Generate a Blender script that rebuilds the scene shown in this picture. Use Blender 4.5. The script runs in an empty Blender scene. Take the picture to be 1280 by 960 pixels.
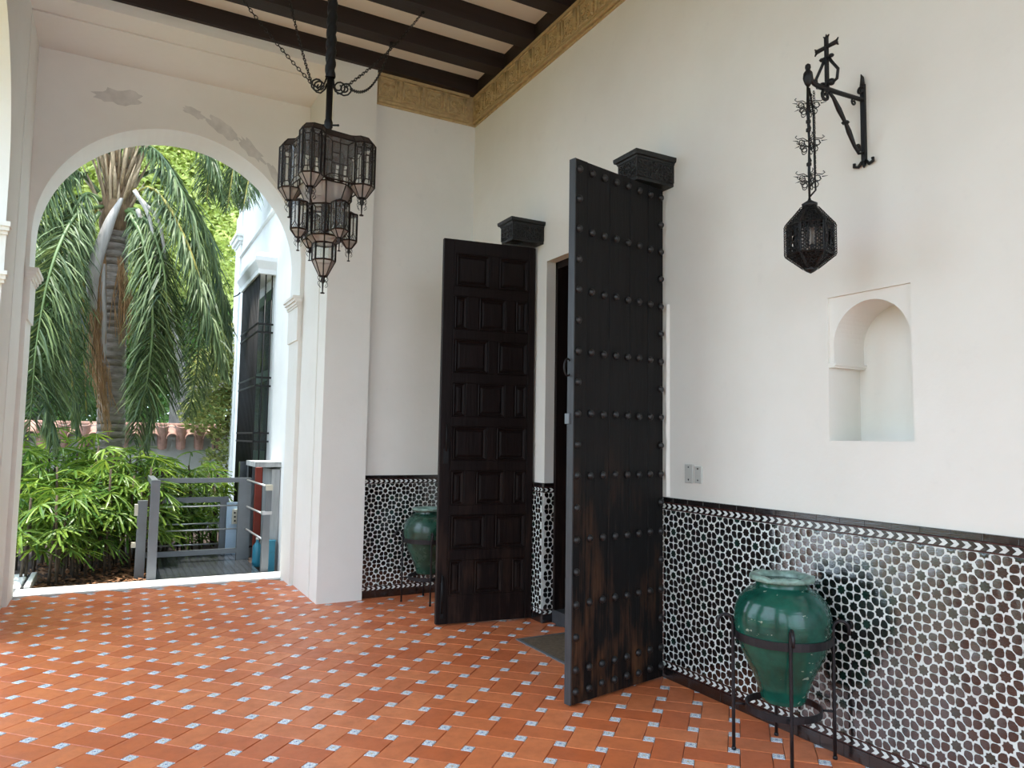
import bpy, bmesh, math, random
from mathutils import Vector, Matrix
from math import sin, cos, pi, radians as rad, sqrt, atan2, hypot

S = bpy.context.scene
COL = S.collection
V = Vector
rng = random.Random(7)

# ------------------------------------------------------------------ camera
CAM_RIGHT = V((0.87877, -0.47699, 0.01569))
CAM_UP = V((-0.05012, -0.05955, 0.99697))
CAM_FWD = V((0.47461, 0.87689, 0.07624))
CAM_POS = V((0.0, 0.0, 1.5))
FOCAL = 916.83                                       # in pixels of a 1280 wide frame
cd = bpy.data.cameras.new('camera')
cd.sensor_width = 36.0
cd.lens = FOCAL * 36.0 / 1280.0
cd.clip_start, cd.clip_end = 0.05, 300
cam = bpy.data.objects.new('camera', cd)
COL.objects.link(cam)
m = Matrix((CAM_RIGHT, CAM_UP, -CAM_FWD)).transposed().to_4x4()
m.translation = CAM_POS
cam.matrix_world = m
S.camera = cam

# ------------------------------------------------------------------ sky, sun, exposure
W = bpy.data.worlds.new('sky')
S.world = W
W.use_nodes = True
wb = W.node_tree.nodes['Background']
wb.inputs[0].default_value = (0.74, 0.91, 1.10, 1)
wb.inputs[1].default_value = 2.8
sd = bpy.data.lights.new('sun', 'SUN')
sd.energy = 6.5
sd.angle = rad(0.6)
sd.color = (1.0, 0.95, 0.86)
sun = bpy.data.objects.new('sun', sd)
COL.objects.link(sun)
sun.rotation_euler = V((-0.07, 0.03, 0.99)).to_track_quat('Z', 'Y').to_euler()
S.view_settings.view_transform = 'Standard'
S.view_settings.look = 'None'
S.cycles.transparent_max_bounces = 32
S.view_settings.gamma = 1.0
S.view_settings.use_curve_mapping = False
S.view_settings.exposure = 0.54


# ------------------------------------------------------------------ surveying helpers
def at(x, y, Y):
    """the point on the photograph's ray through (x, y) that lies Y metres down the portico"""
    d = CAM_RIGHT * ((x - 640) / FOCAL) - CAM_UP * ((y - 480) / FOCAL) + CAM_FWD
    return CAM_POS + d * (Y / d.y)


def in_view(p, margin=40):
    q = V(p) - CAM_POS
    f = q.dot(CAM_FWD)
    if f < 0.1:
        return False
    x, y = 640 + FOCAL * q.dot(CAM_RIGHT) / f, 480 - FOCAL * q.dot(CAM_UP) / f
    return -margin < x < 1280 + margin and -margin < y < 960 + margin


# ------------------------------------------------------------------ materials
class NT:
    def __init__(s, name):
        s.m = bpy.data.materials.new(name)
        s.m.use_nodes = True
        s.t = s.m.node_tree
        s.b = s.t.nodes['Principled BSDF']
        s.out = s.t.nodes['Material Output']

    def n(s, typ, **kw):
        o = s.t.nodes.new('ShaderNode' + typ)
        for k, v in kw.items():
            setattr(o, k, v)
        return o

    def l(s, a, b):
        s.t.links.new(a, b)

    def inp(s, sock, v):
        if isinstance(v, (int, float)):
            sock.default_value = v
        elif isinstance(v, (tuple, list)):
            sock.default_value = tuple(v) if len(v) == 4 or sock.type == 'VECTOR' else (*v, 1)
        else:
            s.l(v, sock)

    def math(s, op, a, b=0.0, c=0.0):
        o = s.n('Math', operation=op)
        for i, x in enumerate((a, b, c)):
            s.inp(o.inputs[i], x)
        return o.outputs[0]

    def mix(s, f, a, b, mode='MIX'):
        o = s.n('MixRGB', blend_type=mode)
        s.inp(o.inputs[0], f); s.inp(o.inputs[1], a); s.inp(o.inputs[2], b)
        return o.outputs[0]

    def noise(s, scale, detail=4, rough=0.55, vec=None, stretch=None):
        o = s.n('TexNoise')
        o.inputs['Scale'].default_value = scale
        o.inputs['Detail'].default_value = detail
        o.inputs['Roughness'].default_value = rough
        if vec is None:
            vec = s.pos()
        if stretch:
            mp = s.n('Mapping')
            mp.inputs['Scale'].default_value = stretch
            s.l(vec, mp.inputs[0]); vec = mp.outputs[0]
        s.l(vec, o.inputs['Vector'])
        return o.outputs[0]

    def pos(s):
        return s.n('NewGeometry').outputs['Position']

    def obj(s):
        return s.n('TexCoord').outputs['Object']

    def uv(s):
        return s.n('TexCoord').outputs['UV']

    def rand(s):
        a = s.n('ObjectInfo').outputs['Random']
        b = s.n('NewGeometry').outputs['Random Per Island']
        return s.math('FRACT', s.math('ADD', a, b))

    def ramp(s, f, lo, hi, a=0.0, b=1.0):
        o = s.n('MapRange')
        s.inp(o.inputs[0], f)
        for i, x in enumerate((lo, hi, a, b)):
            o.inputs[i + 1].default_value = x
        return o.outputs[0]

    def bump(s, h, strength=0.3, dist=0.01):
        o = s.n('Bump')
        o.inputs['Strength'].default_value = strength
        o.inputs['Distance'].default_value = dist
        s.l(h, o.inputs['Height'])
        s.l(o.outputs[0], s.b.inputs['Normal'])

    def set(s, base=None, rough=None, metal=None, spec=None, coat=None, ior=None):
        for k, v in (('Base Color', base), ('Roughness', rough), ('Metallic', metal),
                     ('Specular IOR Level', spec), ('Coat Weight', coat), ('IOR', ior)):
            if v is not None:
                s.inp(s.b.inputs[k], v)
        return s.m


def plain(name, col, rough=0.5, metal=0.0, var=0.15, vscale=6.0, bump=0.0, bscale=60.0, spec=0.5, stretch=None, isl=0.0):
    t = NT(name)
    n = t.noise(vscale, 5, stretch=stretch)
    f = t.ramp(n, 0.25, 0.75, 1 - var, 1 + var)
    if isl:
        f = t.math('MULTIPLY', f, t.ramp(t.rand(), 0, 1, 1 - isl, 1 + isl))
    v = t.n('Vector' + 'Math', operation='SCALE')
    v.inputs[0].default_value = col[:3]
    t.l(f, v.inputs['Scale'])
    t.set(v.outputs[0], rough, metal, spec)
    if bump:
        t.bump(t.noise(bscale, 4, stretch=stretch), bump, 0.01)
    return t.m


def m_plaster():
    t = NT('white_plaster')
    a = t.noise(1.1, 5, 0.6); b = t.noise(7, 6, 0.65)
    c = t.mix(t.ramp(a, 0.35, 0.7), (0.82, 0.797, 0.738), (0.765, 0.74, 0.675))
    c = t.mix(t.ramp(b, 0.62, 0.75, 0, 0.25), c, (0.66, 0.64, 0.60))
    t.set(c, 0.75, spec=0.25)
    t.bump(t.math('ADD', t.noise(5, 3), t.math('MULTIPLY', t.noise(60, 3), 0.15)), 0.22, 0.02)
    return t.m


def m_terracotta():
    t = NT('terracotta')
    r = t.rand()
    c = t.mix(t.ramp(r, 0, 1), (0.60, 0.142, 0.046), (0.78, 0.240, 0.090))
    n = t.noise(9, 6, 0.65); n2 = t.noise(55, 4, 0.6, stretch=(1, 1, 1))
    c = t.mix(t.ramp(n, 0.42, 0.75, 0, 0.5), c, (0.40, 0.12, 0.055))
    c = t.mix(t.ramp(n2, 0.55, 0.8, 0, 0.35), c, (0.56, 0.23, 0.12))
    t.set(c, t.ramp(n, 0.3, 0.7, 0.28, 0.5), spec=0.45)
    t.bump(t.math('ADD', t.noise(14, 3), t.math('MULTIPLY', n2, 0.4)), 0.18, 0.008)
    return t.m


def m_insert():
    """small glazed insert: white ground, blue border line, a blue and ochre flower"""
    t = NT('glazed_insert')
    sp = t.n('SeparateXYZ')
    t.l(t.uv(), sp.inputs[0])
    x = t.math('SUBTRACT', sp.outputs[0], 0.5); y = t.math('SUBTRACT', sp.outputs[1], 0.5)
    r = t.math('SQRT', t.math('ADD', t.math('MULTIPLY', x, x), t.math('MULTIPLY', y, y)))
    th = t.math('ARCTAN2', y, x)
    rd = t.rand()
    k = t.math('ADD', 4.0, t.math('FLOOR', t.math('MULTIPLY', rd, 4.0)))
    w = t.math('ADD', 0.23, t.math('MULTIPLY', t.math('COSINE', t.math('MULTIPLY', th, k)), 0.085))
    ring = t.math('LESS_THAN', t.math('ABSOLUTE', t.math('SUBTRACT', r, w)), 0.035)
    cheb = t.math('MAXIMUM', t.math('ABSOLUTE', x), t.math('ABSOLUTE', y))
    edge = t.math('LESS_THAN', t.math('ABSOLUTE', t.math('SUBTRACT', cheb, 0.43)), 0.022)
    cor = t.math('LESS_THAN', t.math('ABSOLUTE', t.math('SUBTRACT', r, 0.56)), 0.03)
    blue = t.math('MAXIMUM', t.math('MAXIMUM', ring, edge), cor)
    dot = t.math('LESS_THAN', r, 0.11)
    c = t.mix(t.ramp(t.noise(30), 0.4, 0.7, 0, 0.5), (0.86, 0.89, 0.88), (0.76, 0.81, 0.80))
    c = t.mix(t.math('MULTIPLY', blue, 0.78), c, (0.08, 0.17, 0.42))
    c = t.mix(t.math('MULTIPLY', dot, 0.8), c, t.mix(t.math('GREATER_THAN', rd, 0.55), (0.06, 0.15, 0.42), (0.70, 0.42, 0.06)))
    t.set(c, 0.22, spec=0.5)
    return t.m


def m_door(name, wear_col, wear_amt, base=(0.006, 0.0055, 0.0055)):
    """near-black old timber, long grain, brown where the weather has worn the finish off low down"""
    t = NT(name)
    g = t.noise(6, 6, 0.6, stretch=(9, 9, 0.55)); p = t.noise(2.2, 4, 0.6, stretch=(2.5, 2.5, 0.9))
    z = t.n('SeparateXYZ')
    t.l(t.pos(), z.inputs[0])
    hz = t.ramp(z.outputs[2], 0.1, 1.55, 1.0, 0.0)
    w = t.math('MULTIPLY', t.ramp(t.math('ADD', t.math('MULTIPLY', p, 0.65), t.math('MULTIPLY', g, 0.35)), 0.48, 0.64), hz)
    c = t.mix(t.ramp(g, 0.3, 0.7), base, tuple(v * 1.9 for v in base))
    c = t.mix(t.math('MULTIPLY', w, wear_amt), c, wear_col)
    t.set(c, 0.5, spec=0.14)
    t.bump(g, 0.35, 0.008)
    return t.m


def m_glaze(name, col, rough=0.1, var=0.35, scale=9, spec=0.7, ior=None, chips=None):
    t = NT(name)
    n = t.noise(scale, 6, 0.6)
    c = t.mix(t.ramp(n, 0.3, 0.7), tuple(v * (1 - var) for v in col), tuple(v * (1 + var) for v in col))
    if chips:
        ch = t.noise(24, 3, 0.5, stretch=(1, 1, 1.6))
        c = t.mix(t.ramp(ch, 0.69, 0.72), c, chips)
    t.set(c, t.ramp(n, 0.3, 0.7, rough, rough * 2.2), spec=spec, ior=ior)
    t.bump(t.noise(scale * 3, 3, stretch=(0.4, 0.4, 3)), 0.12, 0.01)
    return t.m


def m_leaf(name, a, b, trans=0.35, rough=0.42, isl=True):
    t = NT(name)
    f = t.rand() if isl else t.noise(3)
    c = t.mix(f, a, b)
    t.set(c, rough, spec=0.28)
    tr = t.n('BsdfTranslucent')
    t.l(t.mix(0.5, c, t.mix(f, tuple(min(1, v * 1.8) for v in a), (min(1, b[0] * 2.2), min(1, b[1] * 1.7), b[2]))), tr.inputs[0])
    mx = t.n('MixShader')
    mx.inputs[0].default_value = trans
    t.l(t.b.outputs[0], mx.inputs[1]); t.l(tr.outputs[0], mx.inputs[2])
    t.l(mx.outputs[0], t.out.inputs[0])
    return t.m


def m_glass(name, tint, opac=0.25):
    t = NT(name)
    tr = t.n('BsdfTransparent')
    tr.inputs[0].default_value = (*tint, 1)
    gl = t.n('BsdfGlossy')
    gl.inputs['Roughness'].default_value = 0.06
    gl.inputs[0].default_value = (0.9, 0.9, 0.9, 1)
    df = t.n('BsdfDiffuse')
    df.inputs[0].default_value = (*[v * 0.8 for v in tint], 1)
    m1 = t.n('MixShader'); m2 = t.n('MixShader')
    lw = t.n('LayerWeight')
    lw.inputs[0].default_value = 0.35
    t.l(t.ramp(lw.outputs[0], 0, 1, 0.02, 0.28), m1.inputs[0])
    t.l(tr.outputs[0], m1.inputs[1]); t.l(gl.outputs[0], m1.inputs[2])
    m2.inputs[0].default_value = opac
    t.l(m1.outputs[0], m2.inputs[1]); t.l(df.outputs[0], m2.inputs[2])
    t.l(m2.outputs[0], t.out.inputs[0])
    return t.m


PLASTER = m_plaster()
PATCH = plain('patched_plaster', (0.63, 0.605, 0.56), 0.85, var=0.16, vscale=9, bump=0.2)
HOUSE_WHITE = plain('house_limewash', (0.80, 0.81, 0.80), 0.8, var=0.06, vscale=2, bump=0.1)
TERRA = m_terracotta()
INSERT = m_insert()
GROUT = plain('floor_grout', (0.20, 0.155, 0.125), 0.9, var=0.3, vscale=12)
BEAM = plain('dark_beam_timber', (0.014, 0.006, 0.005), 0.6, var=0.35, vscale=5, bump=0.2, bscale=20, stretch=(0.3, 6, 6))
CEIL = plain('ceiling_boards', (0.80, 0.75, 0.68), 0.7, var=0.05, vscale=1.5)
FRIEZE = plain('moulded_ochre_plaster', (0.50, 0.36, 0.18), 0.75, var=0.2, vscale=22, bump=0.25, bscale=60)
TILE_WHITE = plain('white_glazed_tile', (0.70, 0.73, 0.70), 0.16, var=0.12, vscale=18, bump=0.05, bscale=60, isl=0.06)
PETAL = m_glaze('black_glazed_petal', (0.010, 0.009, 0.009), 0.05, 0.5, 30, 0.6, 2.15)
STAR_GREEN = m_glaze('green_black_glazed_star', (0.008, 0.026, 0.020), 0.06, 0.5, 30, 0.6, 2.0)
TILE_BLACK = m_glaze('black_glazed_border_tile', (0.014, 0.011, 0.011), 0.1, 0.5, 20, 0.8, 1.6)
BAND_RED = m_glaze('oxblood_fillet', (0.07, 0.018, 0.014), 0.15, 0.4, 30, 0.6)
DOOR_OUT = m_door('studded_door_timber', (0.14, 0.062, 0.028), 0.75)
DOOR_IN = m_door('panelled_door_timber', (0.075, 0.040, 0.026), 0.5, (0.008, 0.0048, 0.0045))
DOOR_EDGE = plain('weathered_edge_timber', (0.036, 0.039, 0.043), 0.5, var=0.35, vscale=10, stretch=(4, 4, 0.6))
IRON = plain('wrought_iron', (0.0065, 0.006, 0.006), 0.5, 0.3, var=0.3, vscale=30)
STUD = plain('iron_stud', (0.022, 0.021, 0.021), 0.45, 0.3, var=0.3, vscale=30)
CARVED = plain('carved_black_timber', (0.006, 0.0055, 0.005), 0.5, var=0.4, vscale=25, bump=0.5, bscale=40)
GREEN_GLAZE = m_glaze('green_jar_glaze', (0.008, 0.072, 0.050), 0.09, 0.5, 7, 0.5, chips=(0.26, 0.34, 0.26))
GREEN_GLAZE_DARK = m_glaze('olive_jar_glaze', (0.016, 0.060, 0.040), 0.16, 0.65, 6, 0.6)
JAR_LIP = plain('chipped_lip_glaze', (0.20, 0.30, 0.25), 0.3, var=0.6, vscale=22)
STAND = plain('painted_iron_stand', (0.022, 0.020, 0.023), 0.4, 0.5, var=0.25, vscale=30)
LEAD = plain('lead_came', (0.022, 0.015, 0.012), 0.45, 0.5, var=0.3, vscale=40)
TIN = plain('dark_tin_roof', (0.060, 0.045, 0.038), 0.45, 0.5, var=0.3, vscale=15)
GLASS = m_glass('clear_old_glass', (0.84, 0.85, 0.83), 0.10)
GLASS_FROST = m_glass('frosted_pane', (0.66, 0.58, 0.52), 0.4)
PLATE = plain('switch_plate', (0.50, 0.51, 0.47), 0.4, var=0.05)
SCREW = plain('screw_head', (0.05, 0.05, 0.05), 0.4, 0.6)
COIR = plain('coir_mat', (0.14, 0.095, 0.055), 0.95, var=0.4, vscale=40, bump=0.6, bscale=160)
STEEL = plain('grey_painted_steel', (0.155, 0.17, 0.18), 0.45, 0.3, var=0.1, vscale=8)
STEEL_BRIGHT = plain('bright_steel_rod', (0.55, 0.55, 0.55), 0.3, 0.7, var=0.1)
STEEL_DARK = plain('wet_tread_plate', (0.09, 0.10, 0.11), 0.22, 0.7, var=0.45, vscale=5)
SILL = plain('white_marble_sill', (0.80, 0.79, 0.76), 0.5, var=0.06, vscale=8)
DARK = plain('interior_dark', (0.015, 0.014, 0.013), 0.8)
SLATE = plain('slate_step', (0.05, 0.052, 0.056), 0.4, var=0.3, vscale=10)


# ------------------------------------------------------------------ mesh builder
class MB:
    def __init__(s):
        s.v, s.f, s.m, s.sm, s.uv = [], [], [], [], {}

    def add(s, vs, fs, mi=0, smooth=False):
        b = len(s.v)
        s.v += [tuple(p) for p in vs]
        for f in fs:
            s.f.append([b + i for i in f]); s.m.append(mi); s.sm.append(smooth)
        return s

    def box(s, a, b, mi=0, mat=None):
        """from corner a to corner b, optionally carried by a matrix"""
        (x0, y0, z0), (x1, y1, z1) = a, b
        vs = [V((x, y, z)) for x in (x0, x1) for y in (y0, y1) for z in (z0, z1)]
        if mat is not None:
            vs = [mat @ v for v in vs]
        return s.add(vs, [(0, 1, 3, 2), (4, 6, 7, 5), (0, 4, 5, 1), (2, 3, 7, 6), (0, 2, 6, 4), (1, 5, 7, 3)], mi)

    def slab(s, fn, lu, lv, d0, d1, ch, mi=0, uv=False):
        """chamfered tile: fn(u, v, d) -> point; d1 is the face"""
        a, b = lu / 2, lv / 2
        vs = []
        for (u, v, d) in ((a, b, d0), (a, b, d1 - ch), (a - ch, b - ch, d1)):
            vs += [fn(-u, -v, d), fn(u, -v, d), fn(u, v, d), fn(-u, v, d)]
        base = len(s.f)
        fs = [(8, 9, 10, 11)]
        for k in (0, 4):
            fs += [(k + i, k + (i + 1) % 4, k + 4 + (i + 1) % 4, k + 4 + i) for i in range(4)]
        s.add(vs, fs, mi)
        if uv:
            s.uv[base] = [(0, 0), (1, 0), (1, 1), (0, 1)]
        return s

    def poly(s, pts, d, fn, mi=0, ch=0.0):
        """2-d outline pts raised to depth d through fn(u, v, d): a face with a skirt"""
        n = len(pts)
        if ch:
            cx, cy = sum(p[0] for p in pts) / n, sum(p[1] for p in pts) / n
            top = [((p[0] - cx) * (1 - ch) + cx, (p[1] - cy) * (1 - ch) + cy) for p in pts]
        else:
            top = pts
        vs = [fn(u, v, 0) for u, v in pts] + [fn(u, v, d) for u, v in top]
        return s.add(vs, [list(range(n, 2 * n))] + [(i, (i + 1) % n, n + (i + 1) % n, n + i) for i in range(n)], mi)

    def dome(s, pts, d, rise, fn, mi=0):
        """a little cushion of glaze over a 2-d outline"""
        n = len(pts)
        cx, cy = sum(p[0] for p in pts) / n, sum(p[1] for p in pts) / n
        sc = lambda k: [((p[0] - cx) * k + cx, (p[1] - cy) * k + cy) for p in pts]
        lo, hi = [fn(u, v, 0) for u, v in pts], [fn(u, v, d) for u, v in sc(.96)]
        s.add(lo + hi, [(i, (i + 1) % n, n + (i + 1) % n, n + i) for i in range(n)], mi)
        mid = [fn(u, v, d + rise * .75) for u, v in sc(.55)]
        s.add(hi + mid + [fn(cx, cy, d + rise)], [(i, (i + 1) % n, n + (i + 1) % n, n + i) for i in range(n)] + [(n + i, n + (i + 1) % n, 2 * n) for i in range(n)], mi, True)
        return s

    def tube(s, path, r, n=6, closed=False, mi=0, cap=True, smooth=True):
        P = [V(p) for p in path]
        k = len(P)
        rs = r if isinstance(r, (list, tuple)) else [r] * k
        up = None
        rings = []
        for i, p in enumerate(P):
            if closed:
                t = P[(i + 1) % k] - P[i - 1]
            else:
                t = P[min(i + 1, k - 1)] - P[max(i - 1, 0)]
            if t.length < 1e-9:
                t = V((0, 0, 1))
            t.normalize()
            if up is None:
                up = V((0, 0, 1)) if abs(t.z) < 0.9 else V((1, 0, 0))
            a = t.cross(up)
            if a.length < 1e-6:
                a = t.cross(V((0.3, 1, 0.2)))
            a.normalize()
            b = a.cross(t).normalized()
            up = b
            rings.append([p + a * (cos(2 * pi * j / n) * rs[i]) + b * (sin(2 * pi * j / n) * rs[i]) for j in range(n)])
        vs = [q for rg in rings for q in rg]
        fs = []
        for i in range(k if closed else k - 1):
            i2 = (i + 1) % k
            fs += [(i * n + j, i * n + (j + 1) % n, i2 * n + (j + 1) % n, i2 * n + j) for j in range(n)]
        if cap and not closed:
            fs += [list(range(n))[::-1], [(k - 1) * n + j for j in range(n)]]
        return s.add(vs, fs, mi, smooth)

    def bar(s, a, b, w, mi=0):
        return s.tube([a, b], w, 4, mi=mi, smooth=False)

    def lathe(s, prof, n=24, c=(0, 0, 0), mi=0, smooth=True, cap=True):
        c = V(c)
        vs = [c + V((r * cos(2 * pi * j / n), r * sin(2 * pi * j / n), z)) for r, z in prof for j in range(n)]
        k = len(prof)
        fs = [(i * n + j, i * n + (j + 1) % n, (i + 1) * n + (j + 1) % n, (i + 1) * n + j) for i in range(k - 1) for j in range(n)]
        if cap:
            fs += [list(range(n))[::-1], [(k - 1) * n + j for j in range(n)]]
        return s.add(vs, fs, mi, smooth)

    def ball(s, c, r, n=8, mi=0, sz=1.0):
        k = max(3, n // 2)
        return s.lathe([(max(1e-4, r * sin(pi * i / k)), -r * sz * cos(pi * i / k)) for i in range(k + 1)], n, c, mi)

    def loft(s, rings, mi=0, closed=True, smooth=False):
        n = len(rings[0])
        vs = [p for r in rings for p in r]
        fs = []
        for i in range(len(rings) - 1):
            for j in range(n if closed else n - 1):
                fs.append((i * n + j, i * n + (j + 1) % n, (i + 1) * n + (j + 1) % n, (i + 1) * n + j))
        return s.add(vs, fs, mi, smooth)

    def mesh(s, name, mats, xf=None):
        me = bpy.data.meshes.new(name)
        vs = s.v if xf is None else [tuple(xf @ V(p)) for p in s.v]
        me.from_pydata(vs, [], s.f)
        for mt in (mats if isinstance(mats, (list, tuple)) else [mats]):
            me.materials.append(mt)
        me.polygons.foreach_set('material_index', s.m)
        me.polygons.foreach_set('use_smooth', s.sm)
        if s.uv:
            ul = me.uv_layers.new(name='UVMap')
            for fi, co in s.uv.items():
                for li, c in zip(me.polygons[fi].loop_indices, co):
                    ul.data[li].uv = c
        bm = bmesh.new()
        bm.from_mesh(me)
        bmesh.ops.recalc_face_normals(bm, faces=bm.faces)
        bm.to_mesh(me)
        bm.free()
        return me

    def build(s, name, mats, parent=None, xf=None, loc=None, kind=None):
        return link(name, s.mesh(name, mats, xf), parent, loc, kind)


def link(name, me, parent=None, loc=None, kind=None, rot=None):
    o = bpy.data.objects.new(name, me)
    COL.objects.link(o)
    if loc is not None:
        o.location = loc
    if rot is not None:
        o.rotation_euler = rot
    if parent is not None:
        o.parent = parent
        o.matrix_parent_inverse = Matrix.Translation(-V(parent.location))
    if kind:
        o['kind'] = kind
    return o


def tag(o, label, cat, group=None):
    o['label'] = label
    o['category'] = cat
    if group:
        o['group'] = group
    return o


def thing(name, label, cat, loc=(0, 0, 0), group=None):
    o = bpy.data.objects.new(name, None)
    COL.objects.link(o)
    o.location = loc
    o.empty_display_size = 0.1
    return tag(o, label, cat, group)


def struct(name, mb, mats):
    return mb.build(name, mats, kind='structure')


def arch_shell(mb, U0, U1, V0, V1, uc, vc, R, fn, depth, n=36, mi=0, back=True, sides=True):
    """a wall rectangle with a round-headed opening; fn(u, v, d) places it, d runs from 0 (face) to depth"""
    ang = [pi - pi * i / n for i in range(n + 1)]
    arc = [(uc + R * cos(a), vc + R * sin(a)) for a in ang]
    for d in ((0, depth) if back else (0,)):
        mb.add([fn(U0, V0, d), fn(uc - R, V0, d), fn(uc - R, vc, d), fn(uc - R, V1, d), fn(U0, V1, d)], [(0, 1, 2, 3, 4)], mi)
        mb.add([fn(U1, V0, d), fn(uc + R, V0, d), fn(uc + R, vc, d), fn(uc + R, V1, d), fn(U1, V1, d)], [(0, 1, 2, 3, 4)], mi)
        vs = [fn(u, v, d) for u, v in arc] + [fn(u, V1, d) for u, v in arc]
        mb.add(vs, [(i, i + 1, n + 2 + i, n + 1 + i) for i in range(n)], mi)
    edge = [(uc - R, V0)] + arc + [(uc + R, V0)]
    vs = [fn(u, v, 0) for u, v in edge] + [fn(u, v, depth) for u, v in edge]
    k = len(edge)
    mb.add(vs, [(i, i + 1, k + i + 1, k + i) for i in range(k - 1)], mi)
    if sides:
        r = [(U0, V0), (U0, V1), (U1, V1), (U1, V0)]
        vs = [fn(u, v, 0) for u, v in r] + [fn(u, v, depth) for u, v in r]
        mb.add(vs, [(i, i + 1, 4 + i + 1, 4 + i) for i in range(3)], mi)
    return mb


# ================================================================== THE SETTING
XR, YB, XL = 3.19, 6.80, -0.765          # door wall, far wall, arcade wall
YP = 6.74                                 # face of the far pier
DO0, DO1, DOH = 3.87, 5.30, 3.03          # door opening
ZC, ZBEAM = 5.245, 5.09

# ---- floor
fl_mb = MB()
fl_mb.box((-1.30, -5.1, -0.30), (3.60, 8.20, -0.012))
floor = struct('floor', fl_mb, GROUT)
PITCH, INS = 0.2062, 0.057
ORG = V((2.3197, 2.8937))
UA, VA = rad(44.35), rad(-45.65)
UD, VD = V((cos(UA), sin(UA))), V((cos(VA), sin(VA)))
ROTZ = UA


def tile_fn(cx, cy):
    return lambda u, v, d: V((cx + UD.x * u - VD.x * v, cy + UD.y * u - VD.y * v, d))


GAP = 0.0035
LONG, SHORT = PITCH + INS - GAP, PITCH - INS - GAP
tiles, inserts = [], []
for i in range(-45, 45):
    for j in range(-45, 45):
        p = ORG + UD * (i * PITCH) + VD * (j * PITCH)
        if -1.2 < p.x < 3.3 and -0.8 < p.y < 8.17:
            inserts.append(p)
        q = ORG + UD * ((i + .5) * PITCH) + VD * ((j + .5) * PITCH)
        if -1.2 < q.x < 3.3 and -0.8 < q.y < 8.12:
            tiles.append((q, (i + j) % 2 == 1))
MATX0, MATX1, MATY0, MATY1 = 2.745, 3.26, 4.24, 4.95


def on_mat(p):
    return MATX0 + .16 < p.x < MATX1 and MATY0 + .16 < p.y < MATY1 - .16


def hidden(p):
    return p.x > 3.22 or p.x < -0.74


def split(lst, key):
    vis = sorted([t for t in lst if in_view((key(t).x, key(t).y, 0), 20) and not hidden(key(t))], key=lambda t: key(t).length)
    near = vis[:300]
    ids = {id(t) for t in near}
    return near, [t for t in lst if id(t) not in ids]


tiles = [t for t in tiles if not on_mat(t[0])]
inserts = [t for t in inserts if not on_mat(t)]
zero = lambda u, v, d: V((u, v, d))
me_u = MB().slab(zero, LONG, SHORT, -0.02, 0.0, 0.0025).mesh('terracotta_tile', TERRA)
near, rest = split(tiles, lambda t: t[0])
for q, alongv in near:
    o = link('terracotta_tile', me_u, floor, (q.x, q.y, rng.uniform(-.0008, .0008)), rot=(rng.uniform(-.003, .003), rng.uniform(-.003, .003), ROTZ + (pi / 2 if alongv else 0) + rng.uniform(-.004, .004)))
mb = MB()
for q, alongv in rest:
    a, b = (SHORT, LONG) if alongv else (LONG, SHORT)
    dz = rng.uniform(-.0008, .0008)
    f0 = tile_fn(q.x, q.y)
    mb.slab(lambda u, v, d: f0(u, v, d + dz), a, b, -0.02, 0, 0.0025)
mb.build('terracotta_tile', TERRA, floor, kind='stuff')
me_i = MB().slab(zero, INS - GAP * .6, INS - GAP * .6, -0.02, 0.0004, 0.0015, uv=True).mesh('glazed_insert', INSERT)
near, rest = split(inserts, lambda t: t)
for q in near:
    link('glazed_insert', me_i, floor, (q.x, q.y, 0), rot=(rng.uniform(-.006, .006), rng.uniform(-.006, .006), ROTZ + rng.choice((0, pi / 2))))
mb = MB()
for q in rest:
    mb.slab(tile_fn(q.x, q.y), INS - GAP * .6, INS - GAP * .6, -0.02, 0.0004, 0.0015, uv=True)
mb.build('glazed_insert', INSERT, floor, kind='stuff')
mb = MB()
mb.box((-1.3, -5.1, -.02), (3.6, -.85, 0))
mb.build('plain_paving', TERRA, floor, kind='stuff')

# ---- door wall with the door opening and the niche
NY0, NY1, NZ0, NZ1, NZI = 2.058, 2.506, 1.522, 2.252, 1.915
TH = 0.42
wr = MB()
ys = [-5.0, NY0, NY1, DO0, DO1, 7.2]
zs = [-0.02, NZ0, NZ1, DOH, 5.5]
for a in range(5):
    for b in range(4):
        y0, y1, z0, z1 = ys[a], ys[a + 1], zs[b], zs[b + 1]
        if a == 1 and b == 1:
            continue
        if a == 3 and b < 3:
            continue
        wr.add([(XR, y0, z0), (XR, y1, z0), (XR, y1, z1), (XR, y0, z1)], [(0, 1, 2, 3)])
wr.add([(XR, DO0, 0), (XR + .09, DO0, 0), (XR + .09, DO0, DOH), (XR, DO0, DOH)], [(0, 1, 2, 3)])
wr.add([(XR, DO1, 0), (XR + .09, DO1, 0), (XR + .09, DO1, DOH), (XR, DO1, DOH)], [(0, 1, 2, 3)])
wr.add([(XR, DO0, DOH), (XR + .09, DO0, DOH), (XR + .09, DO1, DOH), (XR, DO1, DOH)], [(0, 1, 2, 3)])
wr.add([(XR + .09, DO0 - .3, 0), (XR + .09, DO0, 0), (XR + .09, DO0, DOH), (XR + .09, DO0 - .3, DOH)], [(0, 1, 2, 3)])
wall_right = struct('wall_right', wr, PLASTER)

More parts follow.
